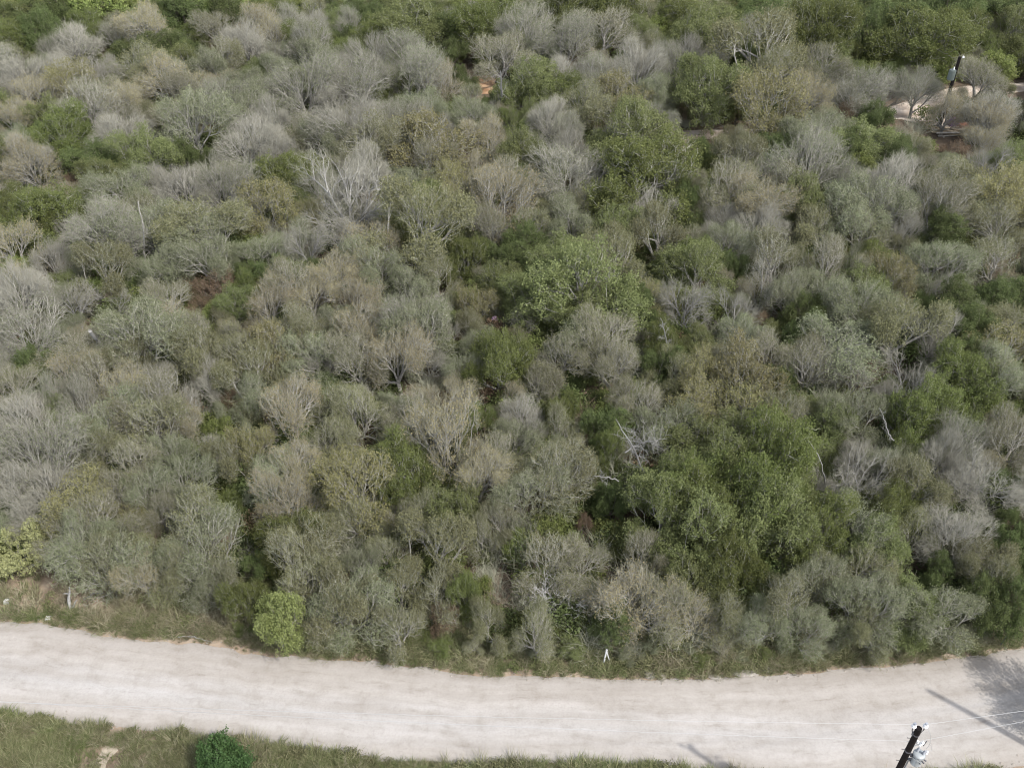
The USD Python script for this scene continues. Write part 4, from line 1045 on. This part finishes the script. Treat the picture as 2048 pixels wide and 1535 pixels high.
part("stem", bent_tube([(0, 0, 0), (0.08, 0.15, 0.5), (0.02, 0.5, 1.0), (0.06, 0.9, 1.35), (-0.02, 1.25, 1.6)], [0.17, 0.15, 0.13, 0.09, 0.03], 8), "bark_dead", o, smooth=50)
part("fork", bent_tube([(0.05, 0.75, 1.2), (-0.18, 0.75, 1.35), (-0.42, 0.68, 1.38)], [0.08, 0.06, 0.015], 7), "bark_dead", o, smooth=50)
part("root", bent_tube([(0.06, 0.1, 0.3), (0.3, 0.25, 0.35), (0.42, 0.5, 0.6), (0.6, 0.62, 0.75)], [0.13, 0.10, 0.07, 0.03], 7), "bark_pale", o, smooth=50)
part("root", bent_tube([(0, 0, 0.15), (-0.1, -0.25, 0.1), (-0.16, -0.5, 0.03)], [0.13, 0.09, 0.02], 7), "bark_pale", o, smooth=50)

mp = at(1207, 1329)
o = thing("marker_post", "white two-legged marker post at the road's grass edge", "marker post", (mp[0], mp[1], 0))
part("post", bent_tube([(0, 0, -0.1), (0.03, 0.0, 0.7), (0.09, 0.02, 1.30)], [0.042, 0.042, 0.042], 10), "white_paint", o, smooth=50)
part("brace", bent_tube([(0.36, 0.12, 0.06), (0.2, 0.08, 0.7), (0.1, 0.05, 1.18)], [0.03, 0.03, 0.03], 8), "white_paint", o, smooth=50)
part("cap", lathe([(0.0, 0.0), (0.055, 0.0), (0.055, 0.05), (0.03, 0.08), (0.0, 0.08)], 12).apply_translation((0.09, 0.02, 1.29)), "white_paint", o, smooth=40)
mp = at(1999, 1292)
o = thing("marker_stake", "small dark stake with a white tip in the verge at far right", "stake", (mp[0], mp[1], 0))
part("stake", bent_tube([(0, 0, 0), (0.04, 0, 0.45), (0.08, 0, 0.85)], 0.035, 7), "dark_steel", o, smooth=50)
part("tip", bent_tube([(0.08, 0, 0.85), (0.095, 0, 1.0)], 0.042, 7), "white_paint", o, smooth=50)
mp = at(1816, 136, 1.6)
o = thing("marker_stake", "small white stake beside lime shrubs at upper right", "stake", (mp[0], mp[1], 0))
part("stake", bent_tube([(0, 0, 0), (0, 0, 1.4), (0, 0, 2.9)], 0.08, 8), "white_paint", o, smooth=50)
part("cap", lathe([(0.0, 0.0), (0.11, 0.0), (0.11, 0.06), (0.0, 0.1)], 10).apply_translation((0, 0, 2.9)), "white_paint", o, smooth=40)

# debris by the track at upper right
c = at(1898, 266)
o = thing("plank_pile", "untidy pile of pale planks lying beside the dirt track", "lumber", (c[0], c[1], 0))
rg = np.random.default_rng(51)
for k_ in range(11):
    lay = k_ // 4
    part("plank", box((rg.normal(0, .18), -0.75 + (k_ % 4) * 0.48 + rg.normal(0, .05), 0.10 + lay * 0.14), (rg.uniform(2.4, 3.6), 0.26, 0.07), rg.normal(-8, 9)), "plank" if rg.random() < 0.6 else "plank_grey", o)
for x_ in (-0.9, 0.9):
    part("bearer", box((x_, 0, 0.032), (0.14, 2.2, 0.06)), "plank_grey", o)


def crumpled(w, d, h, seed, n=16):
    u, v = np.meshgrid(np.linspace(-1, 1, n), np.linspace(-1, 1, n), indexing="ij")
    r = np.maximum(np.abs(u), np.abs(v))
    z = h * (1 - r ** 3) * (0.65 + 0.7 * fbm(np.stack([u * 2.2, v * 2.2, np.full_like(u, seed)], -1), 3, seed)) + 0.02
    x, y = u * w / 2 * (1 + 0.12 * np.sin(v * 5 + seed)), v * d / 2 * (1 + 0.12 * np.sin(u * 4 + seed))
    V = np.stack([x, y, z], -1).reshape(-1, 3)
    i, j = np.meshgrid(np.arange(n - 1), np.arange(n - 1), indexing="ij")
    return (V, np.stack([i * n + j, (i + 1) * n + j, (i + 1) * n + j + 1, i * n + j + 1], -1).reshape(-1, 4))


def debris(name, label, cat, px, mesh, mat, z=0.0):
    c = at(*px)
    m = usdkit.mesh(stage, path_for(name), mesh, MATS[mat], smooth=True)
    m.AddTranslateOp().Set(Gf.Vec3d(float(c[0]), float(c[1]), z))
    tag(m.GetPrim(), label, cat)


debris("purple_tarp", "crumpled purple tarp lying behind the plank pile", "tarp", (1906, 249), crumpled(1.2, 1.1, 0.7, 3), "purple_sheet")
debris("rusty_sheet", "rust-red metal sheet lying right of the purple tarp", "metal sheet", (1925, 252), crumpled(1.6, 1.2, 0.25, 5, 8), "rust_sheet", 0.03)
debris("tan_board", "pale tan board lying on the track left of the planks", "board", (1852, 252), trimesh.creation.box((1.5, 1.6, 0.08)).subdivide(), "plank", 0.07)
debris("lilac_scrap", "small lilac plastic scrap caught in brush behind the bright green tree", "scrap", (990, 672), crumpled(0.45, 0.35, 0.2, 7), "lilac_sheet", 1.6)
debris("white_litter", "white plastic litter on the reddish verge at far left", "litter", (15, 1203), crumpled(0.42, 0.36, 0.2, 9, 9), "litter_white", 0.01)
debris("white_litter", "small white litter beside the road left of the stick", "litter", (97, 1236), crumpled(0.3, 0.26, 0.15, 11, 9), "litter_white", 0.01)


def rock(seed, s):
    m = trimesh.creation.icosphere(3, 0.5)
    n = fbm(m.vertices * 2.0 + seed * 11, 4, seed)
    m.vertices *= (0.65 + 0.8 * n)[:, None]
    m.vertices *= s
    return m


for k_, (px, s, lab) in enumerate([((1300, 1349), (0.7, 0.5, 0.3), "pale rock at the road edge right of the marker post"), ((1322, 1353), (0.45, 0.4, 0.26), "smaller pale rock touching the rock right of the marker post"),
                                   ((1492, 1347), (1.5, 0.42, 0.2), "long flat stone slab at the road's grass edge"), ((1532, 1338), (0.55, 0.4, 0.3), "brown rock right of the long flat slab"), ((1430, 1354), (0.6, 0.35, 0.18), "flat stone left of the long slab at the road edge")]):
    c = at(*px)
    m = usdkit.mesh(stage, path_for("roadside_rock"), rock(k_ + 2, np.array(s)), MATS["stone"], smooth=True)
    m.AddTranslateOp().Set(Gf.Vec3d(float(c[0]), float(c[1]), 0.05))
    tag(m.GetPrim(), lab, "rock", "rocks along the upper road edge")
